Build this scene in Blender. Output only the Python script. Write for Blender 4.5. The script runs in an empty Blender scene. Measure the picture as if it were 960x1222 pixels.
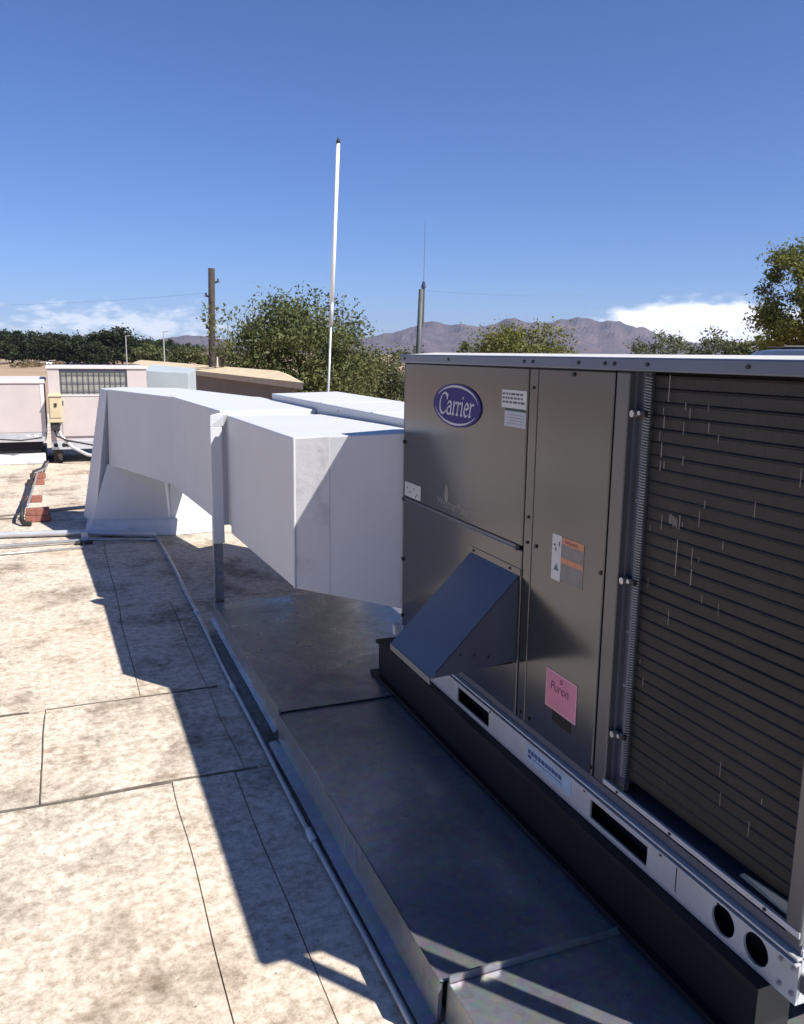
import bpy, bmesh, math, random
from mathutils import Vector, Matrix, noise
R_ = math.radians
scene = bpy.context.scene
col = scene.collection

# ------------------------------------------------------------------ camera
PW, PH, FPX = 960, 1222, 1000.0
PITCH, ROLL, YAW = R_(10.7), R_(0.7), R_(22.0)
CAM = Vector((-1.31, 0.0, 1.66))
fw = Vector((math.sin(YAW)*math.cos(PITCH), math.cos(YAW)*math.cos(PITCH), -math.sin(PITCH)))
r0 = Vector((math.cos(YAW), -math.sin(YAW), 0)); u0 = r0.cross(fw)
rt = r0*math.cos(ROLL) + u0*math.sin(ROLL); up = -r0*math.sin(ROLL) + u0*math.cos(ROLL)
cd = bpy.data.cameras.new('camera'); cam = bpy.data.objects.new('camera', cd); col.objects.link(cam)
cd.sensor_fit = 'HORIZONTAL'; cd.sensor_width = 36; cd.lens = 36*FPX/PW
cd.clip_start = 0.05; cd.clip_end = 40000
m = Matrix((rt, up, -fw)).transposed().to_4x4(); m.translation = CAM
cam.matrix_world = m
scene.camera = cam
def ray(x, y): return (x-PW/2)*rt - (y-PH/2)*up + FPX*fw
def at_range(x, y, d):
    r = ray(x, y); h = math.hypot(r.x, r.y); return CAM + r*(d/h)
def at_z(x, y, z):
    r = ray(x, y); return CAM + r*((z-CAM.z)/r.z)

# ------------------------------------------------------------------ sky, sun, exposure
SUN = Vector((1.0, -1.3, 1.86)).normalized()          # towards the sun
elev = math.asin(SUN.z); azim = math.atan2(SUN.x, SUN.y)
world = bpy.data.worlds.new('World'); scene.world = world; world.use_nodes = True
wt = world.node_tree; wt.nodes.clear()
def WN(t, **k):
    n = wt.nodes.new(t)
    for a, b in k.items(): setattr(n, a, b)
    return n
def WL(a, b): wt.links.new(a, b)
def WM(op, a, b=None, clamp=False):
    n = WN('ShaderNodeMath', operation=op, use_clamp=clamp)
    for i, v in enumerate((a, b)):
        if v is None: continue
        if isinstance(v, (int, float)): n.inputs[i].default_value = v
        else: WL(v, n.inputs[i])
    return n.outputs[0]
sky = WN('ShaderNodeTexSky', sky_type='NISHITA', sun_disc=False)
sky.sun_elevation = elev; sky.sun_rotation = azim
sky.altitude = 900; sky.air_density = 1.0; sky.dust_density = 0.0; sky.ozone_density = 4.0
bg = WN('ShaderNodeBackground'); bg.inputs['Strength'].default_value = 0.052
out = WN('ShaderNodeOutputWorld')
tc = WN('ShaderNodeTexCoord'); sx = WN('ShaderNodeSeparateXYZ'); WL(tc.outputs['Generated'], sx.inputs[0])
az = WM('ARCTAN2', sx.outputs[0], sx.outputs[1]); az = WM('MULTIPLY', az, 57.2958)
el = WM('ARCSINE', sx.outputs[2]); el = WM('MULTIPLY', el, 57.2958)
def cnoise(sa, se, detail, seed):
    cb = WN('ShaderNodeCombineXYZ')
    WL(WM('MULTIPLY', az, sa), cb.inputs[0]); WL(WM('MULTIPLY', el, se), cb.inputs[1]); cb.inputs[2].default_value = seed
    n = WN('ShaderNodeTexNoise'); n.inputs['Scale'].default_value = 1; n.inputs['Detail'].default_value = detail
    n.inputs['Roughness'].default_value = 0.58
    WL(cb.outputs[0], n.inputs['Vector']); return n.outputs['Fac']
n1 = cnoise(0.55, 1.3, 7, 3.1)
def bank(a0, e0, wa, we, edge, amp, nz):
    da = WM('DIVIDE', WM('SUBTRACT', az, a0), wa); de = WM('DIVIDE', WM('SUBTRACT', el, e0), we)
    d = WM('SQRT', WM('ADD', WM('MULTIPLY', da, da), WM('MULTIPLY', de, de)))
    d = WM('ADD', d, WM('MULTIPLY', WM('SUBTRACT', nz, 0.5), amp))
    return WM('DIVIDE', WM('SUBTRACT', 1.0, d), edge, True)
c1 = bank(41.3, 1.2, 8.6, 2.75, 0.40, 0.75, n1)
n2 = cnoise(0.9, 2.2, 7, 9.4)
c2 = WM('MULTIPLY', bank(4.0, 1.6, 10.0, 1.5, 0.9, 3.0, n2), 0.5)
c3 = WM('MULTIPLY', bank(110.0, 2.0, 24.0, 2.4, 0.6, 1.6, n1), 0.8)
c4 = WM('MULTIPLY', bank(-75.0, 2.2, 30.0, 2.2, 0.6, 1.8, n2), 0.8)
cl = WM('MAXIMUM', WM('MAXIMUM', c1, c2), WM('MAXIMUM', c3, c4))
cl = WM('MULTIPLY', cl, WM('MULTIPLY', cl, WM('SUBTRACT', 3.0, WM('MULTIPLY', cl, 2.0))))
cshade = WN('ShaderNodeMix', data_type='RGBA'); WL(n2, cshade.inputs['Factor'])
cshade.inputs['A'].default_value = (17.0, 17.2, 18.4, 1); cshade.inputs['B'].default_value = (23.0, 22.4, 21.4, 1)
mx = WN('ShaderNodeMix', data_type='RGBA')
WL(WM('MULTIPLY', cl, 0.93), mx.inputs['Factor']); tint = WN('ShaderNodeMix', data_type='RGBA', blend_type='MULTIPLY'); tint.inputs['Factor'].default_value = 1
WL(sky.outputs[0], tint.inputs['A']); tint.inputs['B'].default_value = (0.80, 0.99, 1.42, 1)
WL(tint.outputs['Result'], mx.inputs['A']); WL(cshade.outputs['Result'], mx.inputs['B'])
WL(mx.outputs['Result'], bg.inputs[0]); WL(bg.outputs[0], out.inputs[0])

sl = bpy.data.lights.new('sun', 'SUN'); sl.energy = 5.0; sl.angle = R_(0.53); sl.color = (1.0, 0.95, 0.87)
so = bpy.data.objects.new('sun', sl); col.objects.link(so); so.location = (20, -20, 40)
so.rotation_euler = SUN.to_track_quat('Z', 'Y').to_euler()
vs = scene.view_settings; vs.view_transform = 'Standard'; vs.look = 'None'; vs.exposure = 0.76; vs.gamma = 1
scene.render.engine = 'CYCLES'

# ------------------------------------------------------------------ materials
def mat(name, base, rough=0.6, metal=0.0, var=0.12, scale=6.0, bump=0.0, bscale=60.0, spec=0.5, second=None, contrast=(0.35, 0.65), stretch=None, coat=0.0):
    M = bpy.data.materials.new(name); M.use_nodes = True
    t = M.node_tree; p = t.nodes['Principled BSDF']
    p.inputs['Roughness'].default_value = rough; p.inputs['Metallic'].default_value = metal
    p.inputs['Specular IOR Level'].default_value = spec; p.inputs['Coat Weight'].default_value = coat
    c = t.nodes.new('ShaderNodeTexCoord'); vec = c.outputs['Object']
    if stretch:
        mp = t.nodes.new('ShaderNodeMapping'); mp.inputs['Scale'].default_value = stretch
        t.links.new(vec, mp.inputs[0]); vec = mp.outputs[0]
    n = t.nodes.new('ShaderNodeTexNoise'); n.inputs['Scale'].default_value = scale; n.inputs['Detail'].default_value = 6
    n.inputs['Roughness'].default_value = 0.62
    t.links.new(vec, n.inputs['Vector'])
    r = t.nodes.new('ShaderNodeValToRGB'); r.color_ramp.elements[0].position = contrast[0]; r.color_ramp.elements[1].position = contrast[1]
    a = second if second else tuple(x*(1-var) for x in base)
    b = base if second else tuple(min(1, x*(1+var)) for x in base)
    r.color_ramp.elements[0].color = (*a, 1); r.color_ramp.elements[1].color = (*b, 1)
    t.links.new(n.outputs['Fac'], r.inputs[0]); t.links.new(r.outputs[0], p.inputs['Base Color'])
    if bump:
        n2 = t.nodes.new('ShaderNodeTexNoise'); n2.inputs['Scale'].default_value = bscale; n2.inputs['Detail'].default_value = 5
        t.links.new(vec, n2.inputs['Vector'])
        bp = t.nodes.new('ShaderNodeBump'); bp.inputs['Strength'].default_value = bump; bp.inputs['Distance'].default_value = 0.01
        t.links.new(n2.outputs['Fac'], bp.inputs['Height']); t.links.new(bp.outputs[0], p.inputs['Normal'])
    return M
def tree_of(M): return M.node_tree, M.node_tree.nodes['Principled BSDF']

def roof_mat():
    M = bpy.data.materials.new('roof_coating'); M.use_nodes = True
    t, p = tree_of(M); N = t.nodes.new; L = t.links.new
    c = N('ShaderNodeTexCoord')
    def nz(s, d, stretch=(1, 1, 1), rough=0.6):
        mp = N('ShaderNodeMapping'); mp.inputs['Scale'].default_value = stretch; L(c.outputs['Object'], mp.inputs[0])
        n = N('ShaderNodeTexNoise'); n.inputs['Scale'].default_value = s; n.inputs['Detail'].default_value = d; n.inputs['Roughness'].default_value = rough
        L(mp.outputs[0], n.inputs['Vector']); return n.outputs['Fac']
    def ramp(f, p0, p1, c0, c1):
        r = N('ShaderNodeValToRGB'); r.color_ramp.elements[0].position = p0; r.color_ramp.elements[1].position = p1
        r.color_ramp.elements[0].color = (*c0, 1); r.color_ramp.elements[1].color = (*c1, 1); L(f, r.inputs[0]); return r.outputs[0]
    def mul(a, b):
        m = N('ShaderNodeMix'); m.data_type = 'RGBA'; m.blend_type = 'MULTIPLY'; m.inputs['Factor'].default_value = 1
        L(a, m.inputs['A']); L(b, m.inputs['B']); return m.outputs['Result']
    base = ramp(nz(0.8, 4), 0.3, 0.7, (0.62, 0.54, 0.44), (0.68, 0.61, 0.52))
    st = ramp(nz(1.7, 10, (1.1, 0.8, 1), 0.72), 0.36, 0.50, (0.46, 0.43, 0.405), (1, 1, 1))
    grain = ramp(nz(24, 9, (1, 1, 1), 0.8), 0.38, 0.58, (0.55, 0.52, 0.48), (1, 1, 1))
    streak = ramp(nz(3.4, 8, (0.8, 1.35, 1), 0.75), 0.35, 0.47, (0.68, 0.64, 0.59), (1, 1, 1))
    spk = ramp(nz(70, 2, (1, 1, 1), 0.5), 0.24, 0.30, (0.35, 0.32, 0.30), (1, 1, 1))
    pink = ramp(nz(0.55, 5), 0.45, 0.7, (1, 1, 1), (1.0, 0.92, 0.86))
    o = mul(mul(mul(base, st), grain), mul(mul(streak, spk), pink))
    L(o, p.inputs['Base Color']); p.inputs['Roughness'].default_value = 0.85; p.inputs['Specular IOR Level'].default_value = 0.25
    b = N('ShaderNodeBump'); b.inputs['Strength'].default_value = 0.5; b.inputs['Distance'].default_value = 0.006
    L(nz(35, 6), b.inputs['Height']); L(b.outputs[0], p.inputs['Normal'])
    return M

def galv_mat():
    M = bpy.data.materials.new('galvanized_sheet'); M.use_nodes = True
    t, p = tree_of(M); N = t.nodes.new; L = t.links.new
    c = N('ShaderNodeTexCoord')
    v = N('ShaderNodeTexVoronoi'); v.inputs['Scale'].default_value = 45; L(c.outputs['Object'], v.inputs['Vector'])
    n = N('ShaderNodeTexNoise'); n.inputs['Scale'].default_value = 2.6; n.inputs['Detail'].default_value = 9; n.inputs['Roughness'].default_value = 0.7
    n.inputs['Distortion'].default_value = 0.6
    L(c.outputs['Object'], n.inputs['Vector'])
    r = N('ShaderNodeValToRGB'); r.color_ramp.elements[0].position = 0.35; r.color_ramp.elements[1].position = 0.68
    r.color_ramp.elements[0].color = (0.22, 0.23, 0.245, 1); r.color_ramp.elements[1].color = (0.40, 0.415, 0.43, 1)
    L(n.outputs['Fac'], r.inputs[0])
    m = N('ShaderNodeMix'); m.data_type = 'RGBA'; m.blend_type = 'MULTIPLY'; m.inputs['Factor'].default_value = 0.25
    L(r.outputs[0], m.inputs['A']); L(v.outputs['Color'], m.inputs['B']); L(m.outputs['Result'], p.inputs['Base Color'])
    p.inputs['Metallic'].default_value = 0.62
    r2 = N('ShaderNodeMapRange'); r2.inputs['From Min'].default_value = 0.35; r2.inputs['From Max'].default_value = 0.7
    r2.inputs['To Min'].default_value = 0.42; r2.inputs['To Max'].default_value = 0.2
    L(n.outputs['Fac'], r2.inputs[0]); L(r2.outputs[0], p.inputs['Roughness'])
    b = N('ShaderNodeBump'); b.inputs['Strength'].default_value = 0.25; b.inputs['Distance'].default_value = 0.01
    n2 = N('ShaderNodeTexNoise'); n2.inputs['Scale'].default_value = 7; n2.inputs['Detail'].default_value = 3; L(c.outputs['Object'], n2.inputs['Vector'])
    L(n2.outputs['Fac'], b.inputs['Height']); L(b.outputs[0], p.inputs['Normal'])
    return M

def coil_mat():
    M = bpy.data.materials.new('coil_fins'); M.use_nodes = True
    t, p = tree_of(M); N = t.nodes.new; L = t.links.new
    c = N('ShaderNodeTexCoord')
    mp = N('ShaderNodeMapping'); mp.inputs['Scale'].default_value = (1, 900, 3); L(c.outputs['Object'], mp.inputs[0])
    n = N('ShaderNodeTexNoise'); n.inputs['Scale'].default_value = 1; n.inputs['Detail'].default_value = 2; L(mp.outputs[0], n.inputs['Vector'])
    n3 = N('ShaderNodeTexNoise'); n3.inputs['Scale'].default_value = 5; n3.inputs['Detail'].default_value = 6; L(c.outputs['Object'], n3.inputs['Vector'])
    r = N('ShaderNodeValToRGB'); r.color_ramp.elements[0].position = 0.3; r.color_ramp.elements[1].position = 0.75
    r.color_ramp.elements[0].color = (0.013, 0.0125, 0.012, 1); r.color_ramp.elements[1].color = (0.034, 0.032, 0.029, 1)
    a = N('ShaderNodeMath'); a.operation = 'MULTIPLY_ADD'; a.inputs[1].default_value = 0.6; L(n.outputs['Fac'], a.inputs[0])
    b = N('ShaderNodeMath'); b.operation = 'MULTIPLY'; b.inputs[1].default_value = 0.45; L(n3.outputs['Fac'], b.inputs[0]); L(b.outputs[0], a.inputs[2])
    L(a.outputs[0], r.inputs[0]); L(r.outputs[0], p.inputs['Base Color'])
    p.inputs['Roughness'].default_value = 0.5; p.inputs['Metallic'].default_value = 0.3
    bp = N('ShaderNodeBump'); bp.inputs['Strength'].default_value = 0.5; bp.inputs['Distance'].default_value = 0.002
    L(n.outputs['Fac'], bp.inputs['Height']); L(bp.outputs[0], p.inputs['Normal'])
    return M

def leaf_mat(name, a, b, scale):
    M = mat(name, b, rough=0.6, second=a, scale=scale, contrast=(0.38, 0.62), spec=0.25)
    t, p = tree_of(M)
    tr = t.nodes.new('ShaderNodeBsdfTranslucent'); ms = t.nodes.new('ShaderNodeMixShader'); ms.inputs[0].default_value = 0.3
    src = p.inputs['Base Color'].links[0].from_socket
    t.links.new(src, tr.inputs[0]); o = t.nodes['Material Output']
    t.links.new(p.outputs[0], ms.inputs[1]); t.links.new(tr.outputs[0], ms.inputs[2]); t.links.new(ms.outputs[0], o.inputs[0])
    return M

MT = dict(
    roof=roof_mat(), galv=galv_mat(), coil=coil_mat(),
    sealant=mat('dirty_sealant', (0.13, 0.11, 0.09), 0.9, var=0.3, scale=20),
    joint=mat('joint_tar', (0.15, 0.135, 0.12), 0.9, var=0.3),
    white=mat('white_duct_coating', (0.53, 0.54, 0.56), 0.5, var=0.03, scale=3, bump=0.22, bscale=14, contrast=(0.3, 0.7)),
    dirtywhite=mat('worn_white_coating', (0.54, 0.545, 0.555), 0.6, second=(0.43, 0.425, 0.42), scale=9, bump=0.3, bscale=20, contrast=(0.3, 0.48)),
    panel=mat('grey_metallic_panel', (0.108, 0.114, 0.127), 0.19, metal=0.8, var=0.05, scale=1.8, bump=0.05, bscale=3.0),
    post=mat('grey_post_paint', (0.115, 0.117, 0.125), 0.33, metal=0.5, var=0.05, scale=3),
    cabinet=mat('dark_cabinet', (0.10, 0.11, 0.135), 0.4, metal=0.3, var=0.1),
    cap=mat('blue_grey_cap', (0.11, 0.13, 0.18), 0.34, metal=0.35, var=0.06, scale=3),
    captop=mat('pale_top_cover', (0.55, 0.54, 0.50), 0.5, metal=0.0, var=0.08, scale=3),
    rail=mat('galvanized_rail', (0.50, 0.51, 0.53), 0.42, metal=0.35, var=0.08, scale=8, bump=0.08),
    black=mat('black_steel', (0.007, 0.007, 0.009), 0.55, var=0.3, scale=12, spec=0.3),
    hole=mat('dark_opening', (0.008, 0.008, 0.008), 0.8),
    hood=mat('blue_grey_hood', (0.085, 0.100, 0.135), 0.34, metal=0.35, var=0.06, scale=3),
    screw=mat('screw_zinc', (0.40, 0.40, 0.42), 0.35, metal=0.8),
    darkscrew=mat('dark_screw', (0.03, 0.03, 0.03), 0.5, metal=0.3),
    indigo=mat('indigo_badge', (0.026, 0.014, 0.135), 0.5, var=0.06, spec=0.15),
    silver=mat('silver_print', (0.42, 0.42, 0.48), 0.4, var=0.03),
    label=mat('white_label', (0.50, 0.50, 0.50), 0.5, var=0.06, scale=20),
    labelb=mat('blue_white_label', (0.36, 0.39, 0.44), 0.5, var=0.08, scale=20),
    ink=mat('dark_print', (0.06, 0.06, 0.06), 0.6), inkgreen=mat('green_print', (0.02, 0.06, 0.04), 0.6),
    orange=mat('orange_print', (0.50, 0.21, 0.11), 0.55, var=0.1, scale=25),
    tealink=mat('teal_print', (0.06, 0.12, 0.15), 0.6),
    greyprint=mat('grey_print', (0.17, 0.165, 0.16), 0.5, var=0.1, scale=30),
    faint=mat('faint_grey_print', (0.20, 0.195, 0.19), 0.35, metal=0.4),
    pink=mat('pink_label', (0.58, 0.21, 0.29), 0.55, var=0.07, scale=15),
    pinkedge=mat('pale_pink_edge', (0.62, 0.33, 0.38), 0.55), plum=mat('plum_print', (0.12, 0.03, 0.07), 0.6),
    blueprint=mat('blue_print', (0.05, 0.08, 0.20), 0.5), palepatch=mat('pale_blue_sticker', (0.36, 0.47, 0.60), 0.5, var=0.08, scale=15),
    conduit=mat('conduit_steel', (0.36, 0.36, 0.37), 0.38, metal=0.55, var=0.15, scale=9),
    shadebox=mat('shade_tinted_white', (0.36, 0.41, 0.43), 0.5, var=0.06, scale=2),  # white duct coating with the blue of shade mixed into its colour
    brick=mat('red_brick', (0.25, 0.095, 0.07), 0.85, var=0.25, scale=18, bump=0.4, bscale=50),
    pinkunit=mat('beige_unit_paint', (0.46, 0.405, 0.395), 0.5, var=0.05, scale=3),
    unitlite=mat('pale_unit_trim', (0.58, 0.54, 0.53), 0.5, var=0.05),
    louver=mat('louver_grey', (0.24, 0.235, 0.21), 0.5, var=0.15, scale=10),
    beigebox=mat('beige_box', (0.50, 0.42, 0.27), 0.5, var=0.06),
    fascia=mat('tan_fascia', (0.50, 0.41, 0.29), 0.75, var=0.1, scale=2),
    tanroof=mat('tan_roofing', (0.52, 0.42, 0.28), 0.9, var=0.14, scale=1.2),
    brownwall=mat('brown_wall', (0.20, 0.16, 0.125), 0.85, var=0.08, scale=1.5),
    dirt=mat('desert_dirt', (0.40, 0.27, 0.17), 0.95, second=(0.27, 0.20, 0.13), scale=0.02, contrast=(0.3, 0.7)),
    mountain=mat('bare_rock', (0.115, 0.082, 0.075), 0.95, second=(0.045, 0.038, 0.038), scale=0.006, contrast=(0.35, 0.65)),
    polewood=mat('dark_pole_wood', (0.036, 0.028, 0.023), 0.85, var=0.25, scale=3),
    steelgrey=mat('weathered_steel', (0.075, 0.085, 0.09), 0.6, metal=0.2, var=0.15),
    fibre=mat('white_fibreglass', (0.80, 0.81, 0.82), 0.4, var=0.03), mast=mat('mast_aluminium', (0.42, 0.43, 0.44), 0.45, metal=0.4),
    cable=mat('black_cable', (0.02, 0.02, 0.02), 0.6), brass=mat('brass_cap', (0.45, 0.30, 0.10), 0.4, metal=0.6),
    bark=mat('bark', (0.09, 0.065, 0.048), 0.95, var=0.3, scale=5, bump=0.5, bscale=20),
    leaf=leaf_mat('olive_leaves', (0.06, 0.080, 0.025), (0.15, 0.16, 0.06), 0.9),
    leafdark=leaf_mat('dark_leaves', (0.020, 0.030, 0.012), (0.045, 0.058, 0.022), 0.5),
    leaflite=leaf_mat('yellow_green_leaves', (0.10, 0.115, 0.028), (0.20, 0.20, 0.05), 1.2),
    leafgrey=leaf_mat('grey_green_leaves', (0.075, 0.092, 0.045), (0.15, 0.16, 0.085), 0.8),
    dry=leaf_mat('dry_scrub', (0.22, 0.17, 0.10), (0.34, 0.27, 0.16), 1.0),
    carwhite=mat('white_car_paint', (0.75, 0.75, 0.75), 0.25, var=0.02), cardark=mat('dark_car_paint', (0.05, 0.06, 0.08), 0.25),
    carsilver=mat('silver_car_paint', (0.42, 0.43, 0.45), 0.25, metal=0.3), carglass=mat('car_glass', (0.02, 0.025, 0.03), 0.08), tyre=mat('tyre', (0.015, 0.015, 0.015), 0.9),
)

# ------------------------------------------------------------------ mesh helpers
class MB:
    def __init__(s): s.v = []; s.f = []
    def add(s, vs, fs):
        o = len(s.v); s.v += [tuple(v) for v in vs]; s.f += [tuple(i+o for i in f) for f in fs]; return s
    def box(s, x0, x1, y0, y1, z0, z1):
        x0, x1 = sorted((x0, x1)); y0, y1 = sorted((y0, y1)); z0, z1 = sorted((z0, z1))
        return s.add([(x0,y0,z0),(x1,y0,z0),(x1,y1,z0),(x0,y1,z0),(x0,y0,z1),(x1,y0,z1),(x1,y1,z1),(x0,y1,z1)],
                     [(3,2,1,0),(4,5,6,7),(0,1,5,4),(1,2,6,5),(2,3,7,6),(3,0,4,7)])
    def prism(s, bot, top):
        n = len(bot)
        return s.add(list(bot)+list(top), [tuple(range(n))[::-1], tuple(range(n, 2*n))] + [(i, (i+1) % n, n+(i+1) % n, n+i) for i in range(n)])
    def tube(s, pts, rad, seg=8, cap=True):
        pts = [Vector(p) for p in pts]; n = len(pts)
        rads = rad if isinstance(rad, (list, tuple)) else [rad]*n
        rings = []; prev = None
        for i, p in enumerate(pts):
            d = (pts[min(i+1, n-1)] - pts[max(i-1, 0)]).normalized()
            if prev is None:
                a = Vector((0, 0, 1)) if abs(d.z) < 0.9 else Vector((1, 0, 0)); u = d.cross(a).normalized()
            else: u = (prev - d*prev.dot(d)).normalized()
            prev = u; w = d.cross(u)
            rings.append([p + (u*math.cos(2*math.pi*k/seg) + w*math.sin(2*math.pi*k/seg))*rads[i] for k in range(seg)])
        vs = [v for r in rings for v in r]
        fs = [(i*seg+k, i*seg+(k+1) % seg, (i+1)*seg+(k+1) % seg, (i+1)*seg+k) for i in range(n-1) for k in range(seg)]
        if cap: fs += [tuple(range(seg))[::-1], tuple(range((n-1)*seg, n*seg))]
        return s.add(vs, fs)
    def disc(s, c, axis, r, h, seg=14):
        c = Vector(c); a = Vector(axis).normalized(); return s.tube([c, c+a*h], r, seg)
    def mesh(s, name, M, bevel=0.0, segs=2, smooth=False, recalc=True):
        me = bpy.data.meshes.new(name); me.from_pydata(s.v, [], s.f)
        if recalc or bevel:
            b = bmesh.new(); b.from_mesh(me)
            if recalc: bmesh.ops.recalc_face_normals(b, faces=b.faces)
            if bevel:
                es = [e for e in b.edges if len(e.link_faces) == 2 and e.calc_face_angle(0) > 0.35]
                bmesh.ops.bevel(b, geom=es, offset=bevel, segments=segs, profile=0.5, affect='EDGES', clamp_overlap=True)
            b.to_mesh(me); b.free()
        if smooth: me.polygons.foreach_set('use_smooth', [True]*len(me.polygons))
        me.materials.append(M); me.update(); return me
    def obj(s, name, M, parent=None, **k): return link(name, s.mesh(name, M, **k), parent)
def wloc(o):
    v = Vector((0, 0, 0))
    while o: v += o.location; o = o.parent
    return v
def link(name, me, parent=None, offset=True):
    o = bpy.data.objects.new(name, me); col.objects.link(o)
    if parent:
        o.parent = parent
        if offset: o.location = -wloc(parent)          # geometry is written in world coordinates
    return o
def tag(o, label, cat, group=None):
    o['label'] = label; o['category'] = cat
    if group: o['group'] = group
    return o
def thing(name, label, cat, loc, group=None):
    o = bpy.data.objects.new(name, None); o.location = loc; o.empty_display_size = 0.2; col.objects.link(o)
    return tag(o, label, cat, group)
def copy_tree(o, parent=None):
    c = o.copy(); col.objects.link(c)
    if parent: c.parent = parent
    for ch in o.children: copy_tree(ch, c)
    return c
def box(name, M, parent, x0, x1, y0, y1, z0, z1, bevel=0.0, **k):
    return MB().box(x0, x1, y0, y1, z0, z1).obj(name, M, parent, bevel=bevel, **k)
def structure(o): o['kind'] = 'structure'; return o
def stuff(o): o['kind'] = 'stuff'; return o

# ================================================================== GROUND, MOUNTAINS
GZ = -3.6
g = MB(); rings = [0, 15, 40, 90, 200, 500, 1200, 3000, 6000, 11000]; seg = 64
g.v.append((0, 0, GZ))
for r in rings[1:]:
    for k in range(seg): g.v.append((r*math.cos(2*math.pi*k/seg), r*math.sin(2*math.pi*k/seg), GZ))
for k in range(seg): g.f.append((0, 1+k, 1+(k+1) % seg))
for i in range(len(rings)-2):
    for k in range(seg): a = 1+i*seg; g.f.append((a+k, a+seg+k, a+seg+(k+1) % seg, a+(k+1) % seg))
structure(g.obj('ground', MT['dirt']))

prof = [(-500,413),(-200,411),(0,412),(120,413),(170,413),(190,405),(205,402),(225,400),(245,401),(262,404),(285,410),(320,412),(400,408),(440,402),(465,397),(478,395),(490,391),(505,385),(522,384),
        (535,388),(552,386),(570,390),(588,388),(600,382),(614,378),(630,385),(655,385),(672,381),(690,378),(702,380),(715,384),(732,382),(748,387),(772,392),(790,401),(830,409),(900,414),(1000,417),(1200,418),(1600,416)]
def prof_y(x):
    for (a, ya), (b, yb) in zip(prof, prof[1:]):
        if a <= x <= b: return ya + (yb-ya)*(x-a)/(b-a)
    return 414
mm = MB(); xs = [ -480 + 5*i for i in range(410)]; rows = 26; DR = 7200.0
for j in range(rows):
    v = j/(rows-1)                                  # 0 front foot, 0.7 ridge, 1 back
    for i, x in enumerate(xs):
        p = at_range(x, prof_y(x), DR)
        H = max(0, p.z - GZ)
        d = Vector((p.x-CAM.x, p.y-CAM.y, 0)).normalized()
        if v <= 0.7: t = v/0.7; rng = DR - 1900*(1-t); sh = t**1.35
        else: t = (v-0.7)/0.3; rng = DR + 1500*t; sh = 1 - t
        q = Vector((CAM.x, CAM.y, 0)) + d*rng
        nn = noise.fractal(Vector((q.x*0.0028, q.y*0.0028, 1.3)), 0.9, 2.1, 6)
        rd = 1 - abs(noise.noise(Vector((q.x*0.0062, q.y*0.0026, 4.4))))*2.2
        h = H*sh*(0.72+0.28*rd) + (nn*34)*math.sin(math.pi*min(1, v/0.7))*(0.25+H/260) if v < 0.7 else H*sh
        if abs(v-0.7) < 0.03: h = H + (13*noise.noise(Vector((x*0.11, 0, 0)))+9*noise.noise(Vector((x*0.37, 3, 0))))*(H/220)
        mm.v.append((q.x, q.y, GZ + max(0, h) - 1.5))
for j in range(rows-1):
    for i in range(len(xs)-1):
        a = j*len(xs)+i; mm.f.append((a, a+1, a+len(xs)+1, a+len(xs)))
structure(mm.obj('mountains', MT['mountain'], recalc=True))

# ================================================================== OUR BUILDING AND ROOF
b = thing('building', 'low building whose pale coated flat roof carries the metal units and ducts', 'building', (0, 8, GZ))
box('wall', MT['brownwall'], b, -11, 10, -5, 24, GZ, -0.12)
roof = box('roof', MT['joint'], b, -11.15, 10.15, -5.15, 24.15, -0.12, -0.012)
rng = random.Random(5)
def membrane(x0, x1, y0, y1, z=0.0, gap=0.0022):
    # a sheet of coated membrane with slightly wandering edges
    s = MB(); pts = []
    def side(a, c, n):
        for i in range(n):
            t = i/n; p = Vector(a).lerp(Vector(c), t)
            pts.append((p.x+0.012*noise.noise(Vector((p.x*2.3, p.y*2.3, 5))), p.y+0.012*noise.noise(Vector((p.x*2.3, p.y*2.3, 9)))))
    x0 += gap; x1 -= gap; y0 += gap*2.2; y1 -= gap*2.2
    n1 = max(2, min(90, int((x1-x0)/0.1))); n2 = max(2, min(90, int((y1-y0)/0.1)))
    side((x0, y0, 0), (x1, y0, 0), n1); side((x1, y0, 0), (x1, y1, 0), n2); side((x1, y1, 0), (x0, y1, 0), n1); side((x0, y1, 0), (x0, y0, 0), n2)
    s.prism([(x, y, -0.013) for x, y in pts], [(x, y, z) for x, y in pts])
    return s.obj('membrane_sheet', MT['roof'], roof)
membrane(-1.0, -0.76, -5, 3.14, 0.002); membrane(-0.76, 10, -5, 3.14, 0.0)
membrane(-4.2, -1.0, -5, 3.12, 0.004)
membrane(-1.47, -0.72, 3.14, 4.02, 0.005); membrane(-0.72, 10, 3.14, 5.6, 0.0)
membrane(-4.2, -1.47, 3.12, 4.02, 0.001)
membrane(-1.05, -0.72, 4.02, 5.6, 0.001); membrane(-4.2, -1.05, 4.02, 7.2, 0.003); membrane(-1.05, 10, 5.6, 7.2, 0.001)
membrane(-11, -4.2, -5, 7.2, 0.002)
membrane(-2.0, -1.05, 7.2, 12.4, 0.004); membrane(-1.05, 10, 7.2, 12.4, 0.001); membrane(-11, -2.0, 7.2, 12.4, 0.002)
membrane(-11, -2.4, 12.4, 24, 0.001); membrane(-2.4, 10, 12.4, 24, 0.003)

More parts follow.
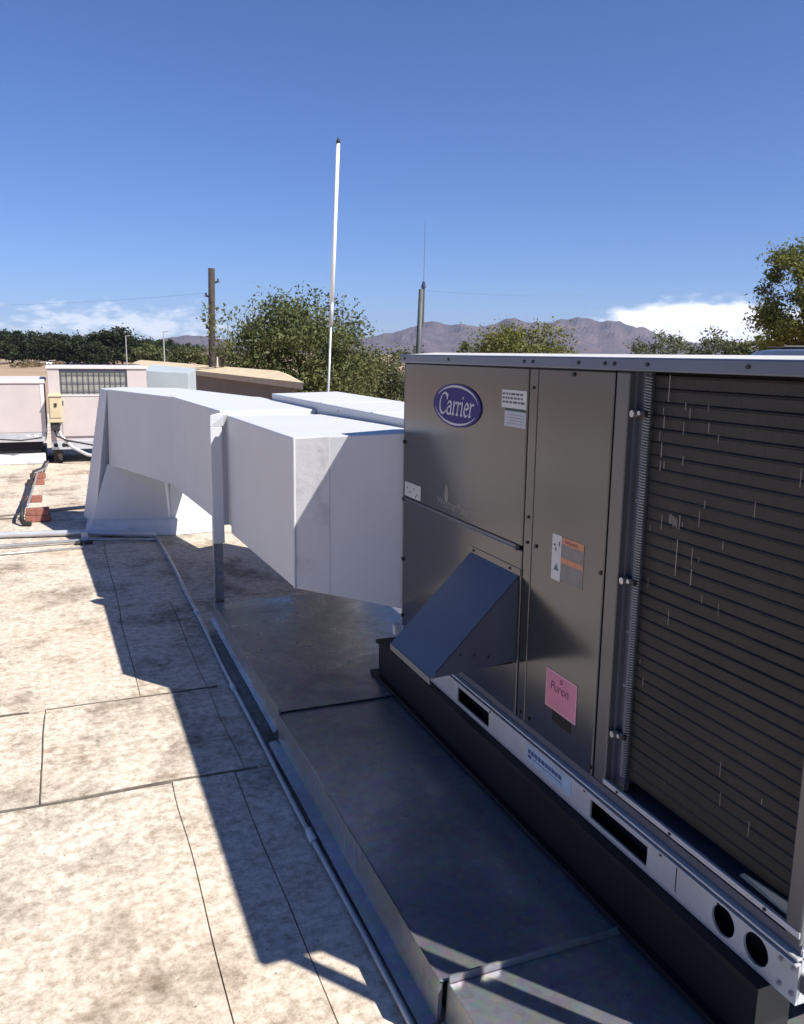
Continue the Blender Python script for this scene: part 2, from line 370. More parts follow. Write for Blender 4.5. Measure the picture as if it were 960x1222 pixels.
def sealant(pts, w=0.004):
    P = [Vector((x, y, 0)) for x, y in pts]; Q = []
    for a, c in zip(P, P[1:]):
        n = max(2, int((c-a).length/0.05))
        for i in range(n):
            p = a.lerp(c, i/n); Q.append(Vector((p.x+0.012*noise.noise(Vector((p.x*2.3, p.y*2.3, 5))), p.y+0.012*noise.noise(Vector((p.x*2.3, p.y*2.3, 9)))+0.004*noise.noise(Vector((p.x*9, p.y*9, 2))), 0.0)))
    s = MB(); vs = []
    for i, p in enumerate(Q):
        d = (Q[min(i+1, len(Q)-1)]-Q[max(i-1, 0)]).normalized(); n = Vector((-d.y, d.x, 0))*w*(0.7+0.8*abs(noise.noise(p*11)))
        for q, z in ((n*1.4, -0.004), (n*0.6, 0.0085), (n*-0.6, 0.0085), (n*-1.4, -0.004)): vs.append(p+q+Vector((0, 0, z)))
    s.add(vs, [(4*i+j, 4*i+j+1, 4*i+j+5, 4*i+j+4) for i in range(len(Q)-1) for j in range(3)])
    return s.obj('seam_sealant', MT['sealant'], roof)
sealant([(-2.6, 3.12), (-1.47, 3.125), (-0.62, 3.14)]); sealant([(-1.47, 3.13), (-1.47, 4.02)], 0.003); sealant([(-1.47, 4.02), (-1.05, 4.02), (-0.62, 4.03)], 0.003); sealant([(-2.6, 4.03), (-1.49, 4.02)], 0.0015)

# ================================================================== SHEET METAL PLATFORM
PZ = 0.18
pl = thing('sheet_metal_platform', 'low galvanized sheet metal platform under the large grey unit', 'platform', (0.4, 2.5, 0))
box('curb_wall', MT['black'], pl, -0.49, 1.75, -1.2, 4.80, 0.006, 0.10)
def sheet(y0, y1, z0, z1, x0, far=False):
    s = MB(); nx, ny = 10, 14
    for j in range(ny+1):
        for i in range(nx+1):
            x = x0 + (1.78-x0)*i/nx; y = y0 + (y1-y0)*j/ny
            e = min(i, 3)/3*min(j, ny-j, 3)/3
            s.v.append((x, y, z0+(z1-z0)*j/ny + 0.006*e*noise.noise(Vector((x*2.2, y*2.2, 0.7)))))
    for j in range(ny):
        for i in range(nx):
            a = j*(nx+1)+i; s.f.append((a, a+1, a+nx+2, a+nx+1))
    o = s.obj('sheet_panel', MT['galv'], pl, smooth=True); return o
sheet(3.22, 4.86, 0.188, 0.188, -0.546); sheet(1.60, 3.24, 0.176, 0.180, -0.546); sheet(-1.2, 1.585, 0.176, 0.176, -0.530)
def flashing(y0, y1, xt, zt, zb, lip, dx=0.0):
    s = MB()                                       # vertical turn-down with an outward kicked lip
    P = [(xt, zt), (xt-0.004-dx, zb+0.012), (xt-lip, zb), (xt-lip+0.003, zb-0.005), (xt+0.006-dx, zb+0.002), (xt+0.010, zt-0.004)]
    n = 10
    for i in range(n+1):
        y = y0+(y1-y0)*i/n; w = 0.004*noise.noise(Vector((y*1.7, 3, 0))) if 0 < i < n else 0
        for x, z in P: s.v.append((x+w, y, z))
    k = len(P)
    for i in range(n):
        for j in range(k): s.f.append((i*k+j, i*k+(j+1) % k, (i+1)*k+(j+1) % k, (i+1)*k+j))
    s.f += [tuple(range(k)), tuple(range(n*k, n*k+k))[::-1]]
    return s.obj('side_flashing', MT['galv'], pl)
flashing(3.235, 4.862, -0.550, 0.190, 0.095, 0.022); flashing(1.605, 3.225, -0.550, 0.180, 0.055, 0.045); flashing(-1.2, 1.595, -0.532, 0.176, 0.06, 0.03)
MB().box(-0.552, -0.545, 3.215, 3.245, 0.10, 0.20).obj('lap_joint', MT['galv'], pl)
MB().prism([(-0.53, 1.587, 0.172), (1.6, 1.587, 0.172), (1.6, 1.597, 0.172), (-0.53, 1.597, 0.172)], [(-0.53, 1.589, 0.196), (1.6, 1.589, 0.196), (1.6, 1.594, 0.196), (-0.53, 1.594, 0.196)]).obj('standing_seam', MT['galv'], pl)
box('end_flashing', MT['galv'], pl, -0.548, 1.75, 4.862, 4.870, 0.07, 0.187)

# black support beams under the unit
for (x0, x1, lab) in ((-0.035, 0.085, 'black steel beam carrying the front edge of the large grey unit'), (1.40, 1.52, 'black steel beam carrying the rear edge of the large grey unit')):
    t = thing('support_beam', lab, 'beam', (x0, 2.3, 0.188), 'beams under the unit')
    box('web', MT['black'], t, x0+0.012, x1-0.012, 1.15, 3.45, 0.20, 0.352); box('top_flange', MT['black'], t, x0, x1, 1.14, 3.46, 0.350, 0.366, bevel=0.002)
    box('bottom_flange', MT['black'], t, x0-0.012, x1+0.012, 1.14, 3.50, 0.190, 0.206, bevel=0.002)

# ================================================================== LARGE UNIT
U = thing('rooftop_unit', 'large grey packaged air conditioner with oval indigo badge and dark condenser coil', 'air conditioner', (0.75, 2.13, 0.37))
Y0, Y1, ZB, ZT = 1.075, 3.235, 0.368, 1.66
def F(y, z, o): return (-o, y, z)                      # a point on the front face, o metres proud of it
# core cabinet (behind panels)
box('cabinet_body', MT['cabinet'], U, 0.022, 1.50, 1.74, Y1-0.004, 0.50, 1.63)
box('end_panel', MT['panel'], U, 0.004, 1.505, Y1-0.004, Y1+0.004, 0.50, 1.625)
box('rear_coil_panel', MT['coil'], U, 1.47, 1.50, Y0+0.05, 1.74, 0.50, 1.62)
box('near_coil_panel', MT['coil'], U, 0.09, 1.47, Y0+0.006, Y0+0.03, 0.53, 1.62)
def plate(name, outline, holes, M, parent, x0, x1, bevel=0):
    """flat plate in the YZ plane between x0 and x1 with holes cut through"""
    bm = bmesh.new()
    def loop(pts):
        vs = [bm.verts.new((x0, y, z)) for y, z in pts]
        return [bm.edges.new((vs[i], vs[(i+1) % len(vs)])) for i in range(len(vs))]
    es = loop(outline)
    for h in holes: es += loop(h)
    bmesh.ops.triangle_fill(bm, use_beauty=True, use_dissolve=False, edges=es, normal=(-1, 0, 0))
    r = bmesh.ops.extrude_face_region(bm, geom=list(bm.faces))
    for v in [g for g in r['geom'] if isinstance(g, bmesh.types.BMVert)]: v.co.x = x1
    bmesh.ops.recalc_face_normals(bm, faces=bm.faces)
    me = bpy.data.meshes.new(name); bm.to_mesh(me); bm.free(); me.materials.append(M)
    return link(name, me, parent)
def rect(y0, y1, z0, z1): return [(y0, z0), (y1, z0), (y1, z1), (y0, z1)]
def circ(y, z, r, n=22): return [(y+r*math.cos(2*math.pi*k/n), z+r*math.sin(2*math.pi*k/n)) for k in range(n)]
rail = plate('base_rail', rect(Y0, Y1, ZB, 0.458), [rect(2.41, 2.66, 0.385, 0.440), rect(1.55, 1.80, 0.385, 0.440), circ(1.283, 0.416, 0.035), circ(1.186, 0.416, 0.035)], MT['rail'], U, -0.002, 0.004)
box('opening_liner', MT['hole'], rail, 0.05, 0.06, Y0+0.02, Y1-0.02, ZB+0.004, 0.455)
box('rail_lip', MT['rail'], rail, -0.012, 0.0035, Y0, Y1, 0.4585, 0.4635, bevel=0.001)
box('rail_groove', MT['hole'], rail, 0.0015, 0.03, Y0+0.01, Y1, 0.464, 0.470)
box('pan_flange', MT['rail'], rail, -0.009, 0.03, Y0, Y1, 0.4705, 0.4765, bevel=0.001)
box('pan_edge', MT['cabinet'], rail, 0.006, 0.05, Y0+0.005, Y1-0.01, 0.477, 0.502)
box('rail_joint', MT['hole'], rail, -0.0032, -0.0018, 1.4395, 1.4415, 0.385, 0.455)
box('rear_rail', MT['rail'], U, 1.495, 1.502, Y0, Y1, ZB, 0.49); box('end_rail', MT['rail'], U, 0.005, 1.494, Y1-0.006, Y1, ZB, 0.49); box('near_rail', MT['rail'], U, 0.005, 1.494, Y0, Y0+0.006, ZB, 0.49)
box('base_pan', MT['cabinet'], U, 0.05, 1.49, Y0+0.01, Y1-0.01, 0.478, 0.498)
for (y, z) in ((1.119, 0.445), (1.088, 0.445), (1.117, 0.390), (1.086, 0.390)):
    s = MB().disc((-0.002, y, z), (-1, 0, 0), 0.0055, 0.005, 8).obj('rail_bolt', MT['screw'], rail); 
    MB().disc((-0.007, y, z), (-1, 0, 0), 0.003, 0.002, 8).obj('bolt_head', MT['screw'], s)
for y in (2.99, 2.40, 1.83, 1.5, 1.30): MB().disc((-0.002, y, 0.449), (-1, 0, 0), 0.0035, 0.003, 8).obj('screw', MT['darkscrew'], rail)

def panel(name, y0, y1, z0, z1, M, d=0.020, x=0.0):
    s = MB().box(x, x+d, y0, y1, z0, z1); return s.obj(name, M, U, bevel=0.0035, segs=2)
upper = panel('upper_access_panel', 2.236, 3.226, 1.070, 1.622, MT['panel'])
lower = panel('lower_access_panel', 2.236, 3.226, 0.505, 1.058, MT['panel'])
ctl = panel('control_panel', 1.806, 2.176, 0.505, 1.622, MT['panel'])
mull = panel('mullion', 2.1815, 2.2305, 0.505, 1.622, MT['panel'], x=0.002)
post = panel('divider_post', 1.748, 1.801, 0.505, 1.622, MT['post'], d=0.05, x=0.003)
panel('corner_post', Y1-0.0065, Y1+0.004, 0.505, 1.622, MT['post'], d=0.03, x=0.001)
panel('coil_corner_post', 1.079, 1.118, 0.50, 1.622, MT['post'], d=0.06, x=-0.004)
MB().box(-0.003, 0.0, 2.25, 3.22, 1.0595, 1.0695).obj('panel_handle_lip', MT['cabinet'], upper)
for y, z in ((3.221, 1.06), (2.262, 1.06), (3.221, 1.30), (3.221, 0.80), (3.221, 0.55)):
    MB().disc((-0.0005, y, z), (-1, 0, 0), 0.008, 0.006, 10).obj('latch_screw', MT['darkscrew'], lower)
for y, z in ((2.206, 1.565), (2.206, 1.17), (2.206, 1.09), (2.206, 0.53)):
    MB().disc((0.0005, y, z), (-1, 0, 0), 0.005, 0.003, 10).obj('screw', MT['darkscrew'], mull)
for y, z in ((2.15, 1.09), (1.815, 1.09), (1.812, 0.53), (2.15, 0.53), (1.99, 1.610)):
    MB().disc((-0.0005, y, z), (-1, 0, 0), 0.006, 0.004, 10).obj('screw', MT['darkscrew'], ctl)
# top cap
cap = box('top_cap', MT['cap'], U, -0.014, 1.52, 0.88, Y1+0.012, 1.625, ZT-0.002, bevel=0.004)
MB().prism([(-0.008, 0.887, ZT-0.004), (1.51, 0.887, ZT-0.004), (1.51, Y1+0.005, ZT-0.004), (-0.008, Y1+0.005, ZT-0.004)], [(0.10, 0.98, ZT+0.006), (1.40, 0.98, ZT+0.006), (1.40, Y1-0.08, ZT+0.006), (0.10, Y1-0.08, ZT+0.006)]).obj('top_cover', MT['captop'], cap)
for y in (3.20, 2.78, 2.24, 2.19, 1.95, 1.83, 1.79, 1.66, 1.34): MB().disc((-0.0135, y, 1.642), (-1, 0, 0), 0.005, 0.004, 10).obj('cap_screw', MT['darkscrew'], cap)
fan = MB().tube([(0.74, 1.42, ZT-0.002), (0.74, 1.42, ZT+0.018), (0.74, 1.42, ZT+0.022)], [0.50, 0.47, 0.44], 40).obj('fan_shroud', MT['cap'], U)
for k in range(8):
    a = math.pi*k/8; MB().tube([(0.74-0.44*math.cos(a), 1.42-0.44*math.sin(a), ZT+0.025+0.0005*k), (0.74+0.44*math.cos(a), 1.42+0.44*math.sin(a), ZT+0.025+0.0005*k)], 0.003, 6).obj('guard_wire', MT['cable'], fan)
# condenser coil: dark recess, header with return bends, stacked fin rows
box('coil_recess', MT['cabinet'], U, 0.035, 0.05, 1.705, 1.748, 0.505, 1.622)
coil = box('condenser_coil', MT['coil'], U, 0.062, 0.09, 1.112, 1.71, 0.53, 1.622)
rr = random.Random(3); nrow = 33; z0 = 0.545; dz = (1.618-z0)/nrow
for k in range(nrow):
    z = z0 + k*dz; a = rr.uniform(-0.0035, 0.0035); s = MB(); n = 12
    for i in range(n+1):
        y = 1.113 + (1.700-1.113)*i/n; w = 0.0022*noise.noise(Vector((y*5, k*0.37, 0))) + 0.0035*noise.noise(Vector((y*1.6, k*0.11, 7)))
        d = a*0.5
        for (x, zz) in ((0.064, 0.0002), (0.0450+d*0.3, 0.0002), (0.0445+d*0.3, dz*0.74), (0.0412+w*0.6, dz*0.84), (0.0416+w*0.6, dz*0.90), (0.0450, dz-0.0002)): s.v.append((x, y, z+zz))
    for i in range(n):
        for j in range(5): s.f.append((i*6+j, i*6+j+1, (i+1)*6+j+1, (i+1)*6+j))
    s.f += [(0, 1, 2, 3, 4, 5), tuple(range(n*6, n*6+6))[::-1]]
    s.obj('fin_row', MT['coil'], coil)
s = MB()
nb = 150
for k in range(nb):
    z = 0.55 + k*(1.615-0.55)/nb; s.tube([(0.034, 1.699, z), (0.024, 1.7035, z+0.002), (0.024, 1.712, z+0.004), (0.034, 1.7165, z+0.006)], 0.0016, 5)
s.obj('return_bends', MT['conduit'], coil)
for z in (1.52, 1.09, 0.665):
    c = MB().box(0.018, 0.034, 1.700, 1.742, z-0.008, z+0.008).obj('clamp', MT['darkscrew'], U, bevel=0.002)
    MB().disc((0.018, 1.730, z), (-1, 0, 0), 0.009, 0.016, 10).obj('clamp_knob', MT['screw'], c); MB().disc((0.018, 1.708, z+0.003), (-1, 0, 0), 0.006, 0.012, 8).obj('clamp_nut', MT['screw'], c)
for z in (0.95, 1.30, 0.8): MB().disc((0.034, 1.728, z), (-1, 0, 0), 0.004, 0.003, 8).obj('screw', MT['screw'], post)
s = MB()                                            # bent fins: bright little vertical scars on the coil
def scar(y, za, zb, w=0.0010): s.add([(0.0385, y-w, za), (0.0385, y+w, za), (0.0385, y+w, zb), (0.0385, y-w, zb), (0.0395, y-w, za), (0.0395, y+w, za), (0.0395, y+w, zb), (0.0395, y-w, zb)], [(0,1,2,3),(4,5,6,7),(0,1,5,4),(2,3,7,6)])
scar(1.640, 1.555, 1.618); scar(1.6505, 1.49, 1.52); scar(1.653, 1.42, 1.455); scar(1.6535, 1.385, 1.41); scar(1.640, 1.392, 1.41)
for k in range(7): scar(1.606-0.0045*k, 1.262+0.002*(k % 3)-0.0012*k, 1.285-0.0012*k+0.003*(k % 2), 0.0006)
scar(1.57, 1.255, 1.29); scar(1.572, 1.14, 1.23); scar(1.560, 1.265, 1.275); scar(1.517, 1.13, 1.17); scar(1.519, 1.18, 1.22, 0.0006); scar(1.58, 1.48, 1.51, 0.0007); scar(1.562, 1.52, 1.545, 0.0006)
for k in range(26):
    y = rr.uniform(1.2, 1.68); z = rr.uniform(0.58, 1.55); scar(y, z, z+rr.uniform(0.008, 0.04), rr.choice((0.0004, 0.0006)))
stuff(s.obj('bent_fins', MT['louver'], coil))
box('coil_sill', MT['rail'], U, -0.006, 0.003, 1.08, 1.745, 0.517, 0.531, bevel=0.001)
for y in (1.68, 1.47, 1.17): MB().disc((-0.006, y, 0.5245), (-1, 0, 0), 0.004, 0.003, 8).obj('screw', MT['darkscrew'], U)
MB().prism([(0.036, 1.085, 0.531), (0.012, 1.085, 0.531), (0.020, 1.27, 0.533), (0.030, 1.27, 0.533)], [(0.036, 1.085, 0.552), (0.030, 1.085, 0.552), (0.030, 1.27, 0.536), (0.034, 1.27, 0.536)]).obj('painted_sun_strip', MT['beigebox'], U)  # cream colour stands in for sunlight falling on the base pan
# guard post beyond the near end, standing a hand's width off the coil
gp = box('end_guard_post', MT['post'], U, -0.004, 0.014, 0.945, 1.00, 0.37, 1.61, bevel=0.003)
box('guard_bracket', MT['post'], gp, 0.002, 0.012, 1.001, 1.078, 1.56, 1.60); box('guard_bracket', MT['post'], gp, 0.005, 0.012, 1.001, 1.074, 0.40, 0.44)

# economizer hood
hd = thing('vent_hood', '', '', (0, 0, 0)); bpy.data.objects.remove(hd)
yh0, yh1 = 2.245, 2.585
def slab(pts, th, nrm):
    n = Vector(nrm).normalized()*th; return MB().prism(pts, [tuple(Vector(p)+n) for p in pts])
hood = slab([(-0.001, yh0, 0.972), (-0.001, yh1, 0.972), (-0.30, yh1, 0.670), (-0.30, yh0, 0.670)], 0.002, (-1, 0, 1)).obj('vent_hood', MT['hood'], U)
for y in (yh0+0.0005, yh1-0.0025):
    MB().prism([(-0.001, y, 0.969), (-0.298, y, 0.668), (-0.001, y, 0.688)], [(-0.001, y+0.002, 0.969), (-0.298, y+0.002, 0.668), (-0.001, y+0.002, 0.688)]).obj('hood_side', MT['hood'], hood)
box('hood_lip', MT['hood'], hood, -0.304, -0.300, yh0, yh1, 0.650, 0.672)
box('hood_flange', MT['panel'], hood, -0.003, -0.0002, yh0-0.012, yh1+0.004, 0.9745, 0.996)
box('hood_screen', MT['hole'], hood, -0.28, -0.004, yh0+0.006, yh1-0.006, 0.679, 0.682)
for y in (2.56, 2.30): MB().disc((-0.003, y, 0.985), (-1, 0, 0), 0.005, 0.003, 8).obj('screw', MT['darkscrew'], hood)
for y, z, xx in ((yh0, 0.735, -0.20), (yh0, 0.725, -0.15), (yh0, 0.715, -0.10)):
    MB().disc((xx, y+0.0005, z), (0, -1, 0), 0.004, 0.002, 8).obj('screw', MT['darkscrew'], hood)

# badge, stickers
def face_poly(name, pts, M, parent, o, th=0.0006):
    return MB().prism([F(y, z, o) for y, z in pts], [F(y, z, o+th) for y, z in pts]).obj(name, M, parent)
def frect(name, y0, y1, z0, z1, M, parent, o, th=0.0006): return face_poly(name, rect(y0, y1, z0, z1), M, parent, o, th)
by, bz = 2.730, 1.480; ew, eh = 0.196, 0.077
def ell(a, b, n=56, t0=0, t1=2*math.pi): return [(by - a*math.cos(t0+(t1-t0)*k/n), bz + b*math.sin(t0+(t1-t0)*k/n)) for k in range(n)]
badge = face_poly('brand_badge', ell(ew, eh), MT['indigo'], U, 0.0003, 0.004)
def arc(t0, t1):
    n = 40; vs = []; s = MB()
    for k in range(n+1):
        t = t0+(t1-t0)*k/n; w = 0.0012+0.0028*math.sin(math.pi*k/n)
        for q in (-w, w): vs.append(F(by-(ew*0.90+q)*math.cos(t), bz+(eh*0.88+q)*math.sin(t), 0.0047))
    s.add(vs, [(2*k, 2*k+2, 2*k+3, 2*k+1) for k in range(n)]); return s.obj('badge_arc', MT['silver'], badge)
arc(R_(10), R_(150)); arc(R_(190), R_(330))
# lettering drawn with a slanted broad pen
def A(cx, cy, rx, ry, a0, a1, n=14): return [(cx+rx*math.cos(R_(a0+(a1-a0)*k/n)), cy+ry*math.sin(R_(a0+(a1-a0)*k/n))) for k in range(n+1)]
rglyph = ([(0.02, 0.94), (0.10, 1.0), (0.12, 0.9), (0.12, 0.06), (0.12, 0.0)], [(0.0, 0.03), (0.25, 0.03)], [(0.13, 0.62), (0.2, 0.82), (0.30, 0.95), (0.40, 0.93), (0.43, 0.82)])
GL = {'C': (A(0.52, 0.80, 0.46, 0.80, 42, 318, 26), [(0.87, 1.58), (0.87, 1.12)], [(0.86, 0.30), (0.80, 0.12)]), 'a': (A(0.27, 0.30, 0.24, 0.29, 70, 330, 16) , A(0.24, 0.70, 0.22, 0.28, 170, 10, 12)+[(0.46, 0.2), (0.50, 0.04), (0.6, 0.06)]),
      'r': rglyph, 'i': ([(0.02, 0.94), (0.10, 1.0), (0.12, 0.9), (0.12, 0.06), (0.12, 0.0)], [(0.0, 0.03), (0.25, 0.03)], A(0.12, 1.34, 0.03, 0.04, 0, 300, 6)),
      'e': ([(0.06, 0.52), (0.48, 0.58)] + A(0.28, 0.56, 0.20, 0.40, 10, 180, 12) + A(0.30, 0.46, 0.24, 0.46, 180, 320, 12),)}
ADV = {'C': 0.98, 'a': 0.66, 'r': 0.47, 'i': 0.33, 'e': 0.60}
def lettering(word, y_start, z_base, su, sv, slant, o, M, parent, wmin, wmax, pen=35):
    s = MB(); x = 0; lev = 0; nv = (math.cos(R_(pen)), math.sin(R_(pen)))
    for ch in word:
        for pts in GL[ch]:
            P = [((x+u+slant*v)*su, v*sv) for u, v in pts]; vs = []
            for i, p in enumerate(P):
                a = P[max(0, i-1)]; c = P[min(len(P)-1, i+1)]; dx, dy = c[0]-a[0], c[1]-a[1]; L = math.hypot(dx, dy) or 1; dx /= L; dy /= L
                w = (wmin + (wmax-wmin)*abs(dx*nv[1]-dy*nv[0]))/2
                for q in (w, -w): vs.append(F(y_start-(p[0]-dy*q), z_base+p[1]+dx*q, o+lev))
            s.add(vs, [(2*k, 2*k+1, 2*k+3, 2*k+2) for k in range(len(P)-1)]); lev = (lev+0.0001) % 0.0006
        x += ADV[ch]
    return s.obj('badge_lettering', M, parent, recalc=False)
lettering('Carrier', by+0.148, bz-0.034, 0.0715, 0.047, 0.16, 0.0047, MT['silver'], badge, 0.0035, 0.0105)
def text(body, y, z, size, M, parent, o, shear=0.0, sx=1.0):
    cu = bpy.data.curves.new('t', 'FONT'); cu.body = body; cu.size = size; cu.shear = shear; cu.extrude = 0.0002
    ob = bpy.data.objects.new('t', cu); me = bpy.data.meshes.new_from_object(ob); bpy.data.objects.remove(ob); bpy.data.curves.remove(cu)
    for v in me.vertices: v.co = Vector(F(y - v.co.x*sx, z + v.co.y, o + v.co.z))
    me.materials.clear(); me.materials.append(M); me.name = 'lettering'
    return link('lettering', me, parent)
# faint drop emblem and product lettering, flush grey on grey
dr = face_poly('faint_emblem', [(2.800-0.017*math.cos(R_(t))*(1-0.25*math.sin(R_(t))), 1.150+0.036*math.sin(R_(t))) for t in range(0, 360, 15)], MT['faint'], U, 0.0002)
face_poly('emblem_core', [(2.803-0.008*math.cos(R_(t)), 1.158+0.022*math.sin(R_(t))) for t in range(0, 360, 20)], MT['greyprint'], dr, 0.0009)
text('WeatherMaker', 2.885, 1.095, 0.047, MT['faint'], U, 0.0003, 0.15)
# upper white label and the lighter one below it
lb = frect('notice_label', 2.240, 2.396, 1.496, 1.552, MT['label'], U, 0.0002)
rr2 = random.Random(8)
for k, z in enumerate((1.540, 1.527, 1.514)):
    y = 2.390
    while y > 2.262:
        w = rr2.uniform(0.010, 0.026); frect('print_line', y-w, y, z-0.0032, z+0.0032, MT['ink'], lb, 0.001, 0.0002); y -= w+rr2.uniform(0.004, 0.007)
frect('print_bar', 2.248, 2.372, 1.487, 1.495, MT['inkgreen'], lb, 0.0003)
lb2 = frect('data_label', 2.240, 2.374, 1.438, 1.4865, MT['labelb'], U, 0.0002)
for k in range(4): frect('print_line', 2.252, 2.362-0.01*(k % 2), 1.448+0.009*k, 1.4495+0.009*k, MT['greyprint'], lb2, 0.001, 0.0002)
lb3 = frect('small_white_label', 3.045, 3.212, 1.078, 1.137, MT['label'], U, 0.0002)
for k, (y, z) in enumerate(((3.19, 1.115), (3.16, 1.10), (3.12, 1.118), (3.085, 1.098), (3.10, 1.088))): frect('print_mark', y-0.012, y, z-0.005, z+0.004, MT['greyprint'], lb3, 0.001, 0.0002)
# warning label
w = frect('warning_label', 1.897, 2.056, 1.020, 1.148, MT['greyprint'], U, 0.0002)
frect('label_strip', 2.010, 2.0585, 1.014, 1.150, MT['label'], w, 0.001, 0.0003)
frect('warning_band', 1.8972, 2.0095, 1.128, 1.1478, MT['orange'], w, 0.001, 0.0003); frect('warning_band', 1.8972, 2.0095, 1.073, 1.089, MT['orange'], w, 0.001, 0.0003)
text('WARNING', 1.990, 1.1325, 0.0135, MT['plum'], w, 0.0015, 0, 1.0)
for (y, z, a, c) in ((2.045, 1.118, 0.010, 0.006), (2.038, 1.106, 0.006, 0.012), (2.020, 1.125, 0.006, 0.014)): frect('pictogram', y-a/2, y+a/2, z-c/2, z+c/2, MT['ink'], w, 0.0015, 0.0002)
face_poly('pictogram', [(2.045, 1.044), (2.019, 1.044), (2.032, 1.066)], MT['tealink'], w, 0.0015, 0.0002)
for k in range(4): frect('print_line', 1.905, 2.003, 1.098+0.0065*k, 1.0995+0.0065*k, MT['louver'], w, 0.001, 0.0002)
for k in range(6): frect('print_line', 1.905+0.006*(k % 3), 2.003, 1.028+0.0065*k, 1.0295+0.0065*k, MT['louver'], w, 0.001, 0.0002)
# pink refrigerant label with dark plate below
pk = frect('pink_label', 1.894, 2.058, 0.618, 0.738, MT['pinkedge'], U, 0.0008)
frect('label_field', 1.900, 2.052, 0.624, 0.732, MT['pink'], pk, 0.0015, 0.0003)
text('Puron', 2.032, 0.680, 0.040, MT['plum'], pk, 0.0021, 0.1)
MB().tube([F(1.975+0.006*math.cos(R_(t)), 0.718+0.006*math.sin(R_(t)), 0.0024) for t in range(0, 360, 30)], 0.0012, 5).obj('print_mark', MT['plum'], pk)
frect('dark_plate', 1.918, 2.018, 0.582, 0.614, MT['hole'], U, 0.0004)
# blue sticker on the rail
st = frect('rail_sticker', 1.895, 2.150, 0.392, 0.447, MT['palepatch'], U, 0.0022)
y = 2.14
while y > 1.945:
    wd = rr2.uniform(0.012, 0.020); frect('print_mark', y-wd, y, 0.420, 0.434, MT['blueprint'], st, 0.003, 0.0002); y -= wd+0.003
frect('print_line', 1.945, 2.11, 0.409, 0.412, MT['blueprint'], st, 0.003, 0.0002); frect('print_line', 2.12, 2.14, 0.405, 0.416, MT['blueprint'], st, 0.003, 0.0002)
# small drain fitting at the far end of the base
box('corner_bracket', MT['rail'], U, -0.03, 0.0, Y1+0.002, Y1+0.03, 0.455, 0.50, bevel=0.003)

# ================================================================== WHITE DUCTS
D = thing('duct', 'large white coated duct angling off the grey unit and dropping into the roof', 'duct', (-0.2, 5.2, 0))
def section(name, top, bot, M=None, bevel=0.006):
    s = MB().prism(bot, top); o = s.obj(name, M or MT['white'], D, bevel=bevel, segs=2); return o
def ring(pts, z): return [(x, y, z) for x, y in pts]
tA = [(0.03, 3.27, 1.333), (-0.41, 3.475, 1.303), (-0.445, 4.79, 1.303), (0.125, 4.79, 1.303), (0.125, 3.27, 1.333)]
bA = [(0.03, 3.27, 0.555), (-0.41, 3.475, 0.640), (-0.445, 4.79, 0.620), (0.125, 4.79, 0.620), (0.125, 3.27, 0.555)]
sA = section('transition_section', tA, bA)
def strip(p, q, w, th, z0a, z1a, z0b, z1b, parent, nrm):
    n = Vector(nrm).normalized()
    p, q = Vector(p), Vector(q)
    P = [Vector((p.x, p.y, z0a)), Vector((q.x, q.y, z0b)), Vector((q.x, q.y, z1b)), Vector((p.x, p.y, z1a))]
    return MB().prism([tuple(v) for v in P], [tuple(v+n*th) for v in P])
nf = (-0.205, -0.44, 0)
d1 = Vector((0.03+0.41, 3.27-3.475, 0))
a0 = Vector((-0.41, 3.475, 0)); a1 = a0 + d1*0.32; a2 = a0 + d1*0.335
strip(a0 + d1*0.01, a1, 0, 0.0022, 0.66, 1.296, 0.62, 1.31, sA, nf).obj('sealing_tape', MT['dirtywhite'], sA)
MB().tube([(-0.408, 3.470, 1.301), (-0.410, 3.4725, 0.642)], 0.006, 8).obj('corner_bead', MT['white'], sA)
tB = ring([(-0.463, 4.97), (-0.540, 6.61), (-0.52, 6.90), (0.10, 6.45), (0.125, 4.97)], 1.32); bB = ring([(-0.463, 4.97), (-0.555, 6.61), (-0.53, 6.90), (0.10, 6.45), (0.125, 4.97)], 0.635)
section('straight_section', tB, bB)
tN = ring([(-0.425, 4.785), (-0.425, 4.975), (0.11, 4.975), (0.11, 4.785)], 1.295); bN = ring([(-0.425, 4.785), (-0.425, 4.975), (0.11, 4.975), (0.11, 4.785)], 0.64)
section('joint_collar', tN, bN, bevel=0.003)
tC = ring([(-0.538, 6.615), (-0.936, 7.99), (-0.80, 8.45), (-0.28, 8.2), (0.09, 6.46)], 1.317); bC = ring([(-0.554, 6.615), (-0.953, 7.99), (-0.83, 8.48), (-0.28, 8.25), (0.09, 6.46)], 0.638)
section('elbow_section', tC, bC)
tD = ring([(-0.97, 7.985), (-0.50, 7.80), (-0.30, 8.30), (-0.90, 8.55)], 0.645); bD = ring([(-1.15, 8.02), (-0.455, 7.83), (-0.30, 8.45), (-1.05, 8.72)], 0.06)
section('drop_section', tD, bD)
tE = ring([(-0.939, 7.998), (-0.985, 8.30), (-0.80, 8.52), (-0.70, 8.20)], 1.312); bE = ring([(-1.10, 8.005), (-1.19, 8.40), (-0.90, 8.78), (-0.80, 8.30)], 0.10)
section('end_flange', tE, bE)
tF = ring([(-1.12, 7.99), (-0.46, 7.80), (-0.02, 7.86), (-0.10, 8.6), (-1.08, 8.80)], 0.14); bF = ring([(-1.21, 7.90), (-0.46, 7.70), (0.05, 7.76), (0.0, 8.7), (-1.15, 8.9)], 0.002)
section('curb_flashing', tF, bF, MT['dirtywhite'], 0.02)
tG = ring([(-0.44, 7.92), (-0.20, 7.96), (-0.22, 8.4), (-0.44, 8.4)], 0.66); bG = ring([(-0.45, 7.86), (-0.10, 7.92), (-0.12, 8.45), (-0.45, 8.45)], 0.10)
